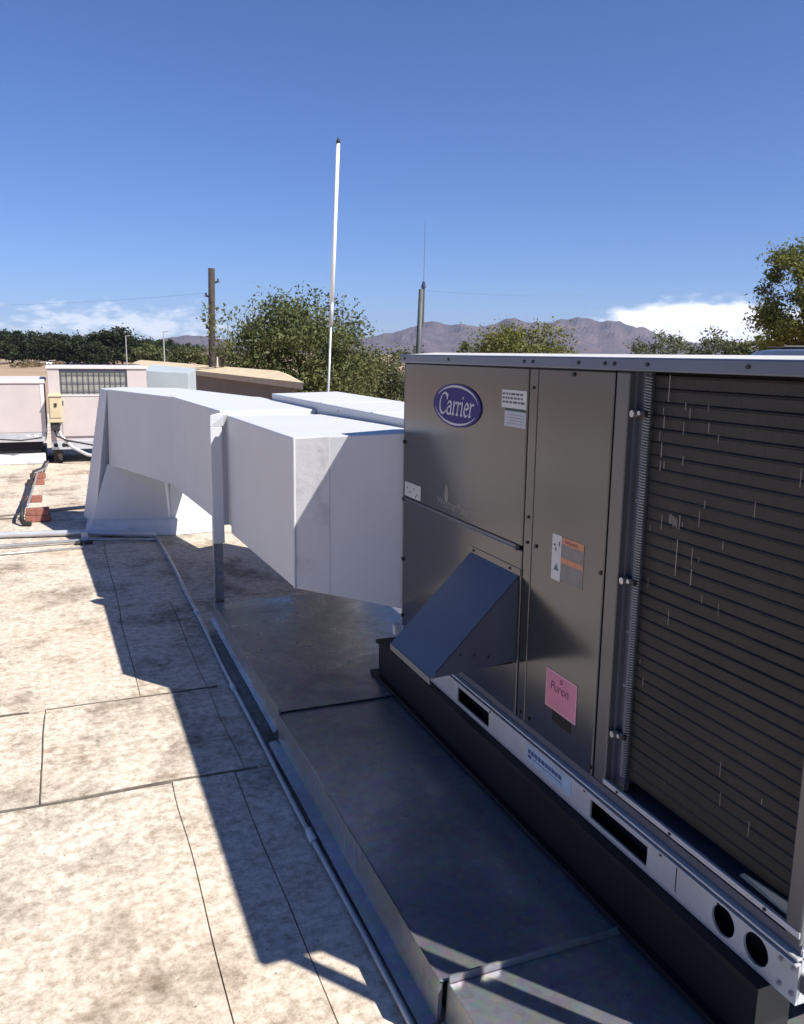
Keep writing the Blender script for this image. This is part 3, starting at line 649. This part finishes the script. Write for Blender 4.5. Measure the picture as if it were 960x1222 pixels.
section('side_saddle', tG, bG, MT['white'], 0.01)
pp = box('support_post', MT['white'], D, -0.535, -0.468, 4.874, 4.915, 0.545, 1.235, bevel=0.004)
lg = MB().box(-0.535, -0.529, 4.876, 4.912, 0.003, 0.546).box(-0.5285, -0.475, 4.907, 4.912, 0.003, 0.546).obj('post_angle', MT['galv'], D)
MB().prism([(-0.535, 4.874, 1.235), (-0.468, 4.874, 1.235), (-0.44, 4.93, 1.235), (-0.50, 4.93, 1.235)], [(-0.53, 4.90, 1.30), (-0.45, 4.86, 1.305), (-0.42, 4.93, 1.305), (-0.48, 4.93, 1.31)]).obj('coated_gusset', MT['white'], D, bevel=0.004)

D2 = thing('duct', 'white coated duct with a brass plug running behind the angled one', 'duct', (0.4, 4.7, 0.5))
MB().prism([(0.165, 3.27, 0.62), (0.66, 3.27, 0.62), (0.66, 6.25, 0.62), (0.19, 6.05, 0.62)], [(0.150, 3.27, 1.365), (0.66, 3.27, 1.365), (0.68, 6.30, 1.365), (0.10, 6.05, 1.365)]).obj('straight_section', MT['white'], D2, bevel=0.006)
MB().prism([(0.20, 5.6, 0.0), (0.64, 5.6, 0.0), (0.64, 6.2, 0.0), (0.22, 6.0, 0.0)], [(0.20, 5.6, 0.63), (0.64, 5.6, 0.63), (0.64, 6.2, 0.63), (0.22, 6.0, 0.63)]).obj('drop_section', MT['white'], D2)
MB().disc((0.150, 4.55, 1.345), (-1, 0, 0.2), 0.016, 0.02, 10).obj('plug', MT['brass'], D2)
for y in (4.0, 4.9): MB().prism([(0.146, y, 1.30), (0.146, y+0.03, 1.30), (0.152, y+0.03, 1.30), (0.152, y, 1.30)], [(0.140, y, 1.368), (0.140, y+0.03, 1.368), (0.66, y+0.03, 1.3685), (0.66, y, 1.3685)]).obj('seam_band', MT['white'], D2)

# white duct box further back across the roof, blue shade put into its colour
p0 = at_range(172, 452, 15.0)
D3 = thing('duct', 'white duct box tinted with blue shade standing in front of the tan wing', 'duct', (p0.x+0.4, p0.y, 0))
X, Y = p0.x, p0.y
MB().prism([(X, Y, 0.35), (X+0.70, Y-0.25, 0.35), (X+0.95, Y+0.6, 0.35), (X+0.2, Y+0.85, 0.35)], [(X+0.02, Y, 1.33), (X+0.71, Y-0.25, 1.30), (X+0.95, Y+0.6, 1.36), (X+0.2, Y+0.85, 1.42)]).obj('box_section', MT['shadebox'], D3, bevel=0.01)
MB().prism([(X-0.75, Y+0.9, 0.9), (X+0.15, Y+0.55, 0.9), (X+0.4, Y+1.2, 0.9), (X-0.5, Y+1.5, 0.9)], [(X-0.75, Y+0.9, 1.32), (X+0.15, Y+0.55, 1.36), (X+0.4, Y+1.2, 1.42), (X-0.5, Y+1.5, 1.38)]).obj('branch_section', MT['fascia'], D3, bevel=0.01)
box('support_post', MT['polewood'], D3, X-0.05, X-0.005, Y-0.03, Y+0.02, 0.0, 1.36); box('pedestal', MT['white'], D3, X+0.15, X+0.7, Y+0.02, Y+0.5, 0.0, 0.36)

# ================================================================== CONDUITS, PIPES, BRICKS ON THE ROOF
c = thing('conduit', 'long steel conduit lying on the roof along the metal platform', 'conduit', (-0.6, 4.5, 0.0))
pts = []
for i in range(31):
    y = 0.6 + (7.62-0.6)*i/30; pts.append((-0.598+0.006*math.sin(y*1.3)+0.002*math.sin(y*4.1), y, 0.020+0.002*math.sin(y*2.0)))
MB().tube(pts, 0.0125, 10).obj('pipe', MT['conduit'], c, smooth=True)
for y in (2.55, 3.95, 5.25, 6.9): 
    x = -0.598+0.006*math.sin(y*1.3)+0.002*math.sin(y*4.1); MB().tube([(x, y-0.035, 0.0205), (x, y+0.035, 0.0205)], 0.017, 10).obj('coupling', MT['rail'], c, smooth=True)
tag(MB().tube([(-0.605, 7.66, 0.03), (-1.2, 7.93, 0.04), (-1.9, 8.05, 0.04), (-4.6, 8.35, 0.035)], 0.026, 10).obj('roof_pipe', MT['rail'], smooth=True), 'thick pale pipe crossing the roof beside the white duct drop', 'pipe')
tag(MB().tube([(-0.62, 7.50, 0.02), (-1.15, 7.62, 0.035), (-1.9, 7.62, 0.03), (-4.5, 7.60, 0.03)], 0.014, 8).obj('roof_pipe', MT['conduit'], smooth=True), 'thin grey pipe in front of the thick pale pipe', 'pipe')
tag(MB().tube([(-1.22, 7.40, 0.02), (-2.0, 7.36, 0.018), (-4.5, 7.30, 0.018)], 0.008, 8).obj('roof_cable', MT['conduit'], smooth=True), 'slim cable on the roof in front of the thin grey pipe', 'cable')
tag(MB().tube([(-1.12, 9.15, 0.06), (-1.55, 9.02, 0.06), (-2.2, 8.95, 0.05), (-4.6, 8.8, 0.045)], 0.018, 8).obj('roof_pipe', mat('rusty_pipe', (0.36, 0.22, 0.15), 0.6, second=(0.30, 0.29, 0.28), scale=3), smooth=True), 'rust stained pipe running past the brick blocks', 'pipe')
# pipe stand with two small feet
ps = thing('pipe_stand', 'small pipe stand with rubber feet under the roof pipes', 'pipe stand', (-1.2, 7.72, 0))
box('strut', MT['rail'], ps, -1.23, -1.17, 7.62, 7.95, 0.035, 0.055, bevel=0.003)
box('clamp', MT['rail'], ps, -1.225, -1.175, 7.64, 7.68, 0.055, 0.10, bevel=0.003)
for x in (-1.25, -1.17): box('foot', MT['cable'], ps, x-0.03, x+0.03, 7.56, 7.64, 0.006, 0.036, bevel=0.008)
# bricks with the electrical lines lying on them
def brick(x, y, z, a, lab, sc=1.0):
    s = MB(); L, Wd, H = 0.20*sc, 0.10, 0.065
    s.box(-L/2, L/2, -Wd/2, Wd/2, 0, H); o = s.obj('brick_block', MT['brick'], bevel=0.006)
    o.location = (x, y, z); o.rotation_euler.z = a; return tag(o, lab, 'brick', 'bricks under the electrical lines')
brick(-1.60, 8.78, 0.006, 0.05, 'red brick at the open ends of the electrical lines, by the rusty pipe', 1.15); brick(-1.60, 8.78, 0.0725, 0.0, 'upper red brick of the pair at the open ends of the electrical lines', 1.05)
brick(-1.685, 9.95, 0.006, -0.06, 'single red brick midway along the electrical lines')
brick(-1.68, 11.25, 0.006, 0.04, 'lower red brick of the stack closest to the beige unit with the grille'); brick(-1.655, 11.33, 0.0725, 0.1, 'upper red brick of the stack closest to the beige unit with the grille', 0.9)
t = thing('electrical_line', 'dark electrical line bending down at the red bricks', 'cable', (-1.72, 10, 0.08))
MB().tube([(-1.60, 13.2, 0.05), (-1.62, 12.4, 0.06), (-1.66, 11.8, 0.12), (-1.70, 11.3, 0.165), (-1.72, 10.7, 0.12), (-1.74, 9.95, 0.100), (-1.735, 8.85, 0.17), (-1.735, 8.66, 0.16), (-1.735, 8.58, 0.03)], 0.017, 8).obj('line', MT['cable'], t, smooth=True); MB().tube([(-1.735, 8.58, 0.028), (-1.66, 8.55, 0.028)], 0.024, 8).obj('end_fitting', MT['cable'], t)
tag(MB().tube([(-1.56, 13.2, 0.05), (-1.58, 12.4, 0.06), (-1.62, 11.8, 0.11), (-1.655, 11.3, 0.16), (-1.675, 10.7, 0.11), (-1.695, 9.95, 0.095), (-1.69, 8.80, 0.165)], 0.013, 8).obj('electrical_line', MT['conduit'], smooth=True), 'silver electrical line lying on the red bricks', 'cable')

# ================================================================== THE TWO BEIGE UNITS
B = thing('air_conditioner', 'beige package unit with slatted grille along its upper half', 'air conditioner', (-0.9, 13.8, 0))
bx0, bx1, by0, by1 = -1.50, -0.12, 13.30, 14.5
box('cabinet', MT['pinkunit'], B, bx0+0.01, bx1-0.01, by0+0.03, by1, 0.34, 1.385)
box('corner_post', MT['pinkunit'], B, bx0, bx0+0.16, by0, by0+0.10, 0.34, 1.385, bevel=0.006); box('corner_post', MT['pinkunit'], B, bx1-0.28, bx1, by0, by0+0.10, 0.34, 1.385, bevel=0.006)
box('lower_panel', MT['pinkunit'], B, bx0+0.165, bx1-0.285, by0+0.004, by0+0.04, 0.40, 0.985, bevel=0.006)
box('panel_trim', MT['unitlite'], B, bx0+0.165, bx1-0.285, by0-0.004, by0+0.04, 0.988, 1.012, bevel=0.004)
box('top_cap', MT['unitlite'], B, bx0-0.02, bx1+0.02, by0-0.02, by1+0.02, 1.386, 1.425, bevel=0.006)
gr = box('grille_recess', MT['louver'], B, bx0+0.165, bx1-0.285, by0+0.022, by0+0.045, 1.014, 1.345)
for k in range(13): 
    x = bx0+0.18+k*(bx1-0.285-bx0-0.18)/12.2; box('grille_bar', MT['cabinet'], gr, x, x+0.010, by0+0.010, by0+0.0215, 1.016, 1.343)
for z in (1.18, 1.30, 1.06): box('grille_rail', MT['cabinet'], gr, bx0+0.17, bx1-0.29, by0+0.004, by0+0.0095, z, z+0.010)
box('painted_top_shadow', MT['cabinet'], B, bx0+0.165, bx1-0.285, by0+0.006, by0+0.03, 1.346, 1.384)  # dark strip painted in for the shade under the top cap
box('base_rail', MT['rail'], B, bx0, bx1, by0+0.002, by1-0.002, 0.21, 0.339, bevel=0.004)
for x in (bx0+0.06, bx0+0.17, bx0+0.22): MB().disc((x, by0+0.0015, 0.275), (0, -1, 0), 0.03, 0.004, 12).obj('rail_hole', MT['hole'], B)
for x in (bx0+0.02, bx1-0.14): box('sleeper', MT['polewood'], B, x, x+0.12, by0+0.05, by1, 0.004, 0.209)
db = thing('disconnect_box', 'tan electrical disconnect box mounted on the corner of the grilled beige unit', 'electrical box', (-1.42, 13.2, 0.62))
box('housing', MT['beigebox'], db, -1.505, -1.325, 13.14, 13.298, 0.62, 1.00, bevel=0.008); MB().prism([(-1.51, 13.12, 0.998), (-1.32, 13.12, 0.998), (-1.32, 13.298, 0.998), (-1.51, 13.298, 0.998)], [(-1.49, 13.18, 1.045), (-1.34, 13.18, 1.045), (-1.34, 13.298, 1.045), (-1.49, 13.298, 1.045)]).obj('hood', MT['beigebox'], db)
box('cover_lip', MT['beigebox'], db, -1.49, -1.34, 13.128, 13.139, 0.69, 0.97, bevel=0.003); box('handle', MT['darkscrew'], db, -1.43, -1.395, 13.115, 13.127, 0.85, 0.90); box('conduit_hub', MT['cable'], db, -1.49, -1.37, 13.17, 13.29, 0.50, 0.619, bevel=0.01)
box('latch', MT['darkscrew'], db, -1.322, -1.305, 13.16, 13.20, 0.86, 0.93)
tag(MB().tube([(-1.40, 13.22, 0.51), (-1.36, 13.19, 0.42), (-1.22, 13.12, 0.26), (-1.02, 13.06, 0.15), (-0.8, 13.02, 0.10), (-0.5, 13.0, 0.09)], 0.024, 10).obj('flexible_conduit', MT['rail'], smooth=True), 'pale flexible conduit curving down from the tan disconnect box', 'conduit')
tag(MB().tube([(-1.45, 13.22, 0.51), (-1.42, 13.18, 0.42), (-1.28, 13.12, 0.36), (-0.9, 13.16, 0.27), (-0.5, 13.2, 0.25)], 0.014, 8).obj('cable', MT['cable'], smooth=True), 'dark cable drooping from the tan disconnect box', 'cable')
A_ = thing('air_conditioner', 'plain beige package unit with pale rounded top edge', 'air conditioner', (-2.4, 14.5, 0))
ax0, ax1, ay0, ay1 = -3.4, -1.56, 13.29, 14.9
box('cabinet', MT['pinkunit'], A_, ax0, ax1, ay0, ay1, 0.47, 1.17, bevel=0.008); box('top_cap', MT['unitlite'], A_, ax0-0.02, ax1+0.02, ay0-0.02, ay1, 1.171, 1.235, bevel=0.016, segs=3)
box('corner_trim', MT['unitlite'], A_, ax1-0.05, ax1+0.004, ay0-0.006, ay0+0.05, 0.48, 1.168, bevel=0.004)
box('base_rail', MT['rail'], A_, ax0, ax1-0.01, ay0+0.004, ay1-0.002, 0.335, 0.468, bevel=0.004)
for x in (ax1-0.28, ax1-0.17): box('rail_slot', MT['unitlite'], A_, x, x+0.07, ay0, ay0+0.003, 0.40, 0.44)
box('curb', MT['black'], A_, ax0+0.05, ax1-0.08, ay0+0.10, ay1-0.1, 0.16, 0.334); box('curb_flashing', MT['dirtywhite'], A_, ax0, ax1-0.03, ay0+0.04, ay1-0.04, 0.004, 0.158, bevel=0.01)
tag(MB().tube([(-1.62, 13.22, 0.40), (-1.9, 13.18, 0.37), (-2.3, 13.20, 0.40), (-3.3, 13.22, 0.44)], 0.010, 8).obj('cable', MT['cable'], smooth=True), 'thin cable sagging along the base of the plain beige unit', 'cable')

# ================================================================== ANTENNA ON THE ROOF
def bar(pts, r, name, M, parent, seg=8): return MB().tube(pts, r, seg).obj(name, M, parent, smooth=True)
an = thing('antenna', 'tall white whip antenna with a black tip on a thin mast', 'antenna', (1.38, 9.0, 0))
base = Vector((1.37, 9.0, 0.0)); q = lambda z: (1.427+(z-1.24)*(1.55-1.427)/(3.884-1.24), 9.0, z)
bar([q(0.0), q(2.05)], 0.014, 'mast', MT['mast'], an); bar([q(1.95), q(2.20)], 0.024, 'clamp_sleeve', MT['mast'], an); bar([q(2.20), q(2.9), q(3.84)], [0.024, 0.022, 0.019], 'whip', MT['fibre'], an, 10)
bar([q(3.84), q(3.89)], [0.026, 0.010], 'tip', MT['cable'], an); box('base_plate', MT['mast'], an, 1.27, 1.47, 8.9, 9.1, 0.006, 0.02)

# ================================================================== TAN WING
tw = thing('building', 'tan building wing with thick pale fascia and brown wall', 'building', (4, 30, GZ))
e1 = at_z(362, 458, 0.62); e0 = at_z(150, 433.5, 0.62)
dv = Vector((e0.x-e1.x, e0.y-e1.y, 0)).normalized(); nv = (Vector((e1.x-CAM.x, e1.y-CAM.y, 0)).normalized() + 0.25*dv).normalized()
L = 42.0; W = 11.0
def quad(o0, o1, t0, t1): return [(e1 + dv*o0 + nv*t0), (e1 + dv*o1 + nv*t0), (e1 + dv*o1 + nv*t1), (e1 + dv*o0 + nv*t1)]
def zz(ps, z): return [(p.x, p.y, z) for p in ps]
MB().prism(zz(quad(1.0, L-1, 0.9, W-1), GZ), zz(quad(1.0, L-1, 0.9, W-1), 0.42)).obj('wall', MT['brownwall'], tw)
MB().prism(zz(quad(0, L, 0, W), 0.43), zz(quad(0, L, 0, W), 0.60)).obj('fascia', MT['fascia'], tw)
MB().prism(zz(quad(-0.06, L, -0.06, W), 0.602), zz(quad(-0.06, L, -0.06, W), 0.66)).obj('drip_edge', MT['fascia'], tw)
MB().prism(zz(quad(0.1, L, 0.1, W), 0.661), zz(quad(2, L, 6, W-4), 0.86)).obj('roof', MT['tanroof'], tw)
MB().prism(zz(quad(0.6, 0.9, 0.5, 0.8), GZ), zz(quad(0.6, 0.9, 0.5, 0.8), 0.425)).obj('porch_post', MT['brownwall'], tw)

# ================================================================== POLES
def pole(px, ytop, rngd, lean, rad, name, label, mtl):
    p = at_range(px, ytop, rngd); t = thing(name, label, 'utility pole', (p.x, p.y, GZ), 'utility poles')
    H = p.z - GZ
    MB().tube([(p.x+lean, p.y, GZ), (p.x+lean*0.5, p.y, GZ+H*0.5), (p.x, p.y, p.z)], [rad*1.2, rad*1.08, rad], 12).obj('pole', mtl, t, smooth=True)
    return t, p
up1, p1 = pole(252.5, 320, 48, -0.22, 0.175, 'utility_pole', 'dark wooden utility pole behind the tan wing', MT['polewood'])
rx = Vector((rt.x, rt.y, 0)).normalized()
def P1(dx, dz, dy=0): return (p1.x+rx.x*dx, p1.y+rx.y*dx+dy, p1.z+dz)
for (dz, side) in ((-0.75, 1), (-1.5, -1), (-3.2, -1)):
    MB().tube([P1(side*0.10, dz), P1(side*0.34, dz+0.05)], 0.05, 8).obj('bracket', MT['polewood'], up1); MB().tube([P1(side*0.34, dz), P1(side*0.34, dz+0.22)], [0.08, 0.05], 8).obj('insulator', MT['steelgrey'], up1)
MB().tube([P1(-0.2, -5.9), P1(-0.12, -4.3)], 0.03, 6).obj('riser_pipe', MT['steelgrey'], up1); MB().tube([P1(0.17, -7), P1(0.17, -4.7)], 0.05, 6).obj('riser_pipe', MT['unitlite'], up1)
def wire(a, c, sag, r, label):
    a, c = Vector(a), Vector(c); pts = []
    for i in range(25):
        t = i/24; p = a.lerp(c, t); p.z -= sag*4*t*(1-t); pts.append(p)
    tag(MB().tube(pts, r, 5).obj('overhead_wire', MT['cable'], smooth=True), label, 'wire', 'overhead wires')
wl = at_range(-160, 362, 70)
wire(P1(-0.34, -1.3), wl, 0.35, 0.004, 'thin overhead wire running from the dark wooden pole past the dark trees')
up2, p2 = pole(503, 345, 52, -0.30, 0.15, 'utility_pole', 'grey pole with a fine whip aerial rising beyond the grey unit', MT['steelgrey'])
def P2(dx, dz): return (p2.x+rx.x*dx, p2.y+rx.y*dx, p2.z+dz)
MB().tube([P2(0.10, -2.2), P2(0.13, 0.1)], 0.10, 8).obj('sleeve', MT['steelgrey'], up2); MB().tube([P2(0.13, 0.1), P2(0.14, 0.45)], [0.16, 0.07], 10).obj('cap', MT['cardark'], up2); MB().tube([P2(0.14, 0.45), P2(0.17, 3.9)], [0.014, 0.008], 6).obj('whip', MT['steelgrey'], up2)
wire(P2(-0.1, -0.05), at_range(700, 352, 80), 0.2, 0.004, 'thin overhead wire leaving the pole with the whip aerial')
for (px, yt, d, lab) in ((150, 401, 210, 'slim light pole among the dark far trees'), (195, 396, 170, 'slim light pole between the dark trees and the wooden pole')):
    p = at_range(px, yt, d); t = thing('light_pole', lab, 'light pole', (p.x, p.y, GZ), 'far light poles')
    MB().tube([(p.x, p.y, GZ), (p.x, p.y, p.z)], [0.16, 0.10], 8).obj('pole', MT['mast'], t); MB().tube([(p.x, p.y, p.z), (p.x+0.9, p.y-0.3, p.z+0.12)], [0.09, 0.12], 6).obj('lamp_head', MT['mast'], t)

# ================================================================== TREES
def crown_mesh(name, seed, rx_, ry_, rz_, nclump, nleaf, lsize, M, zc, flat=0.35, spread=0.30, hole=0.25):
    rg = random.Random(seed); s = MB(); centers = []
    for _ in range(nclump):
        while True:
            u = Vector((rg.uniform(-1, 1), rg.uniform(-1, 1), rg.uniform(-1, 1)))
            l = u.length
            if hole < l <= 1: break
        if u.z < -0.55: u.z = -0.55+rg.random()*0.3
        k = 0.88+0.24*noise.noise(u*1.7+Vector((seed, 0, 0)))
        centers.append((Vector((u.x*rx_*k, u.y*ry_*k, zc+u.z*rz_*k)), rg.uniform(0.6, 1.25)))
    for c, sc in centers:
        R = spread*sc*(rx_+rz_)/2
        for _ in range(int(nleaf*sc)):
            p = c + Vector((rg.gauss(0, R*0.5), rg.gauss(0, R*0.5), rg.gauss(0, R*flat)))
            n = Vector((rg.gauss(0, 1), rg.gauss(0, 1), rg.gauss(0.5, 1))).normalized(); a = n.orthogonal().normalized(); a.rotate(Matrix.Rotation(rg.uniform(0, 6.28), 3, n)); e = n.cross(a)
            L = lsize*rg.uniform(0.6, 1.35); w = L*rg.uniform(0.35, 0.6); o = len(s.v)
            s.v += [tuple(p-a*L), tuple(p+e*w-a*L*0.1), tuple(p+a*L), tuple(p-e*w-a*L*0.1)]; s.f.append((o, o+1, o+2, o+3))
    return s.mesh(name, M, recalc=False), centers
def trunk_mesh(name, seed, H, r, centers, nl, M):
    rg = random.Random(seed+77); s = MB(); top = H
    s.tube([(0, 0, -0.1), (rg.uniform(-.1, .1)*H*0.3, rg.uniform(-.1, .1)*H*0.3, H*0.5), (rg.uniform(-.1, .1)*H*0.4, 0, H)], [r, r*0.8, r*0.45], 8)
    for c, sc in rg.sample(centers, min(nl, len(centers))):
        st_ = Vector((0, 0, H*rg.uniform(0.45, 0.95))); mid = st_.lerp(c, 0.5)+Vector((rg.gauss(0, .2), rg.gauss(0, .2), rg.uniform(0, .4)))
        s.tube([st_, mid, c], [r*0.42, r*0.25, r*0.07], 6)
    return s.mesh(name, M)
def make_tree(name, label, loc, seed, dims, nclump, nleaf, lsize, lm, zc, H, r, nl=14, group=None, cat='tree', **k):
    t = thing(name, label, cat, loc, group)
    cm, cen = crown_mesh('crown', seed, *dims, nclump, nleaf, lsize, lm, zc, **k)
    link('crown', cm, t, offset=False); link('trunk', trunk_mesh('trunk', seed, H, r, cen, nl, MT['bark']), t, offset=False)
    return t
def gpt(px, d):
    p = at_range(px, 430, d); return (p.x, p.y, GZ)
# large mesquite behind the wing
make_tree('mesquite_tree', 'broad olive green tree behind the tan wing and white antenna', gpt(366, 52), 11, (5.3, 4.6, 4.5), 190, 210, 0.115, MT['leaf'], 4.3, 3.2, 0.30, 26, spread=0.26, hole=0.3)
make_tree('mesquite_tree', 'sparse leggy sapling beside the dark wooden pole', gpt(262, 46), 31, (0.9, 0.9, 2.2), 16, 14, 0.12, MT['leaf'], 6.3, 5.0, 0.06, 12, spread=0.32)
make_tree('mesquite_tree', 'grey green bush at the foot of the pole with the whip aerial', gpt(478, 66), 14, (3.2, 2.5, 2.9), 60, 150, 0.13, MT['leafgrey'], 3.2, 2.0, 0.18, 10)
make_tree('mesquite_tree', 'rounded yellow green tree showing over the middle of the grey unit', gpt(625, 62), 17, (4.5, 4.0, 3.5), 130, 160, 0.115, MT['leaflite'], 4.25, 3.0, 0.26, 18, spread=0.25)
make_tree('mesquite_tree', 'small low tree left of the rounded yellow green one', gpt(566, 70), 18, (1.6, 1.6, 1.6), 20, 70, 0.17, MT['leaf'], 5.0, 3.6, 0.14, 8)
for i, (px, d, ds, zc, lab, lm) in enumerate(((790, 60, (2.7, 2.4, 2.2), 4.9, 'grey green feathery tree under the white cloud bank, left of a lighter one', 'leafgrey'), (853, 56, (2.2, 2.2, 2.0), 5.0, 'lighter green feathery tree under the white cloud bank', 'leafgrey'), (902, 50, (1.6, 1.5, 1.4), 5.1, 'small dark tree below the tall yellow green pine', 'leaf'), (935, 58, (1.7, 1.5, 1.2), 5.0, 'small dark bush top behind the tall yellow green pine', 'leafdark'))):
    make_tree('mesquite_tree', lab, gpt(px, d), 41+i, ds, 60, 100, 0.10, MT[lm], zc, 3.6, 0.18, 14, spread=0.24)
make_tree('pine_tree', 'tall yellow green pine with drooping clumps at the end of the grey unit', gpt(974, 33), 23, (2.35, 2.2, 2.6), 130, 330, 0.065, MT['leaflite'], 6.9, 6.4, 0.22, 30, spread=0.19, hole=0.35)

# dark tree row beyond the dirt field
protos = []
for i in range(4):
    t = make_tree('field_tree', 'dense dark tree in the row beyond the dirt field', (0, 0, 0), 60+i, (7.5, 7.0, 6.4), 90, 110, 0.5, MT['leafdark'], 5.8, 3.0, 0.4, 8, 'dark trees beyond the dirt field', spread=0.30)
    protos.append(t)
rg = random.Random(21); k = 0
row = [(-60, 392), (-20, 393), (12, 394), (40, 396), (68, 394), (92, 399), (118, 398), (134, 391), (158, 401), (176, 404), (198, 405), (222, 410), (-40, 400), (25, 405), (80, 405), (110, 408), (145, 407), (215, 412)]
for i, (px, yt) in enumerate(row):
    d = 330 + rg.uniform(-20, 45)
    tp = at_range(px, yt, d); H = tp.z - GZ
    t = protos[i % 4] if i < 4 else copy_tree(protos[i % 4])
    t.location = (tp.x, tp.y, GZ); sc = H/12.2; t.scale = (sc*rg.uniform(1.15, 1.5), sc*rg.uniform(1.1, 1.3), sc); t.rotation_euler.z = rg.uniform(0, 6.28)
# lighter trees continuing right of the row
for i, (px, yt, d) in enumerate(((180, 412, 250), (212, 412, 240), (238, 414, 230), (265, 412, 235), (165, 414, 260))):
    tp = at_range(px, yt, d); t = make_tree('scrub_tree', 'low olive scrub tree between the dark trees and the wooden pole', (tp.x, tp.y, GZ), 90+i, (4.6, 4.2, 2.6), 34, 60, 0.36, MT['leaf'], 3.0, 1.8, 0.2, 6, 'olive scrub before the wooden pole'); t.scale = (1, 1, (tp.z-GZ)/5.6)
for i, (px, d) in enumerate(((32, 270), (22, 262), (42, 280), (70, 265))):
    make_tree('dry_shrub', 'dry straw coloured shrub on the dirt field', gpt(px, d), 120+i, (2.6, 2.2, 1.0), 14, 50, 0.28, MT['dry'], 0.9, 0.6, 0.08, 4, 'dry shrubs on the dirt field', 'shrub')

# parked vehicles below the far trees
def car(px, d, M, label, rot):
    p = gpt(px, d); t = thing('parked_car', label, 'car', p, 'cars under the far trees')
    def lm(s, name, M, **k): o = s.obj(name, M, **k); o.parent = t; return o
    sd = MB().prism([(-2.2, -0.9, 0.35), (2.2, -0.9, 0.35), (2.2, 0.9, 0.35), (-2.2, 0.9, 0.35)], [(-2.15, -0.86, 0.95), (2.1, -0.86, 0.85), (2.1, 0.86, 0.85), (-2.15, 0.86, 0.95)]); lm(sd, 'body', M, bevel=0.08)
    lm(MB().prism([(-1.7, -0.82, 0.93), (1.0, -0.82, 0.9), (1.0, 0.82, 0.9), (-1.7, 0.82, 0.93)], [(-1.3, -0.68, 1.5), (0.4, -0.68, 1.5), (0.4, 0.68, 1.5), (-1.3, 0.68, 1.5)]), 'cabin', MT['carglass'], bevel=0.05)
    lm(MB().box(-1.28, 0.38, -0.67, 0.67, 1.49, 1.56), 'roof', M)
    for x in (-1.4, 1.4):
        for y in (-0.92, 0.72): lm(MB().disc((x, y, 0.34), (0, 1, 0), 0.34, 0.2, 14), 'wheel', MT['tyre'])
    t.rotation_euler.z = rot
car(62, 318, MT['carwhite'], 'white car parked farthest along the far trees, by the dry shrubs', 0.3); car(76, 322, MT['cardark'], 'dark car parked between two white cars under the far trees', 0.2); car(92, 316, MT['carsilver'], 'silver car parked under the far trees', 0.35); car(108, 320, MT['carwhite'], 'white car parked between the silver car and the slim light pole', 0.25); car(124, 326, MT['carsilver'], 'silver car parked closest to the slim light pole', 0.3)

# ================================================================== HAZE
hz = MB().box(-11600, 11600, -11600, 11600, GZ-1.0, 480).obj('haze', bpy.data.materials.new('desert_haze'))
hm = hz.data.materials[0]; hm.use_nodes = True; ht = hm.node_tree; ht.nodes.clear()
ho = ht.nodes.new('ShaderNodeOutputMaterial'); hv = ht.nodes.new('ShaderNodeVolumePrincipled')
hv.inputs['Color'].default_value = (0.60, 0.68, 1.0, 1); hv.inputs['Density'].default_value = 5.2e-5; hv.inputs['Anisotropy'].default_value = 0.2
ht.links.new(hv.outputs[0], ho.inputs['Volume'])
stuff(hz); tag(hz, 'thin pale haze hanging in the air over the desert', 'haze')
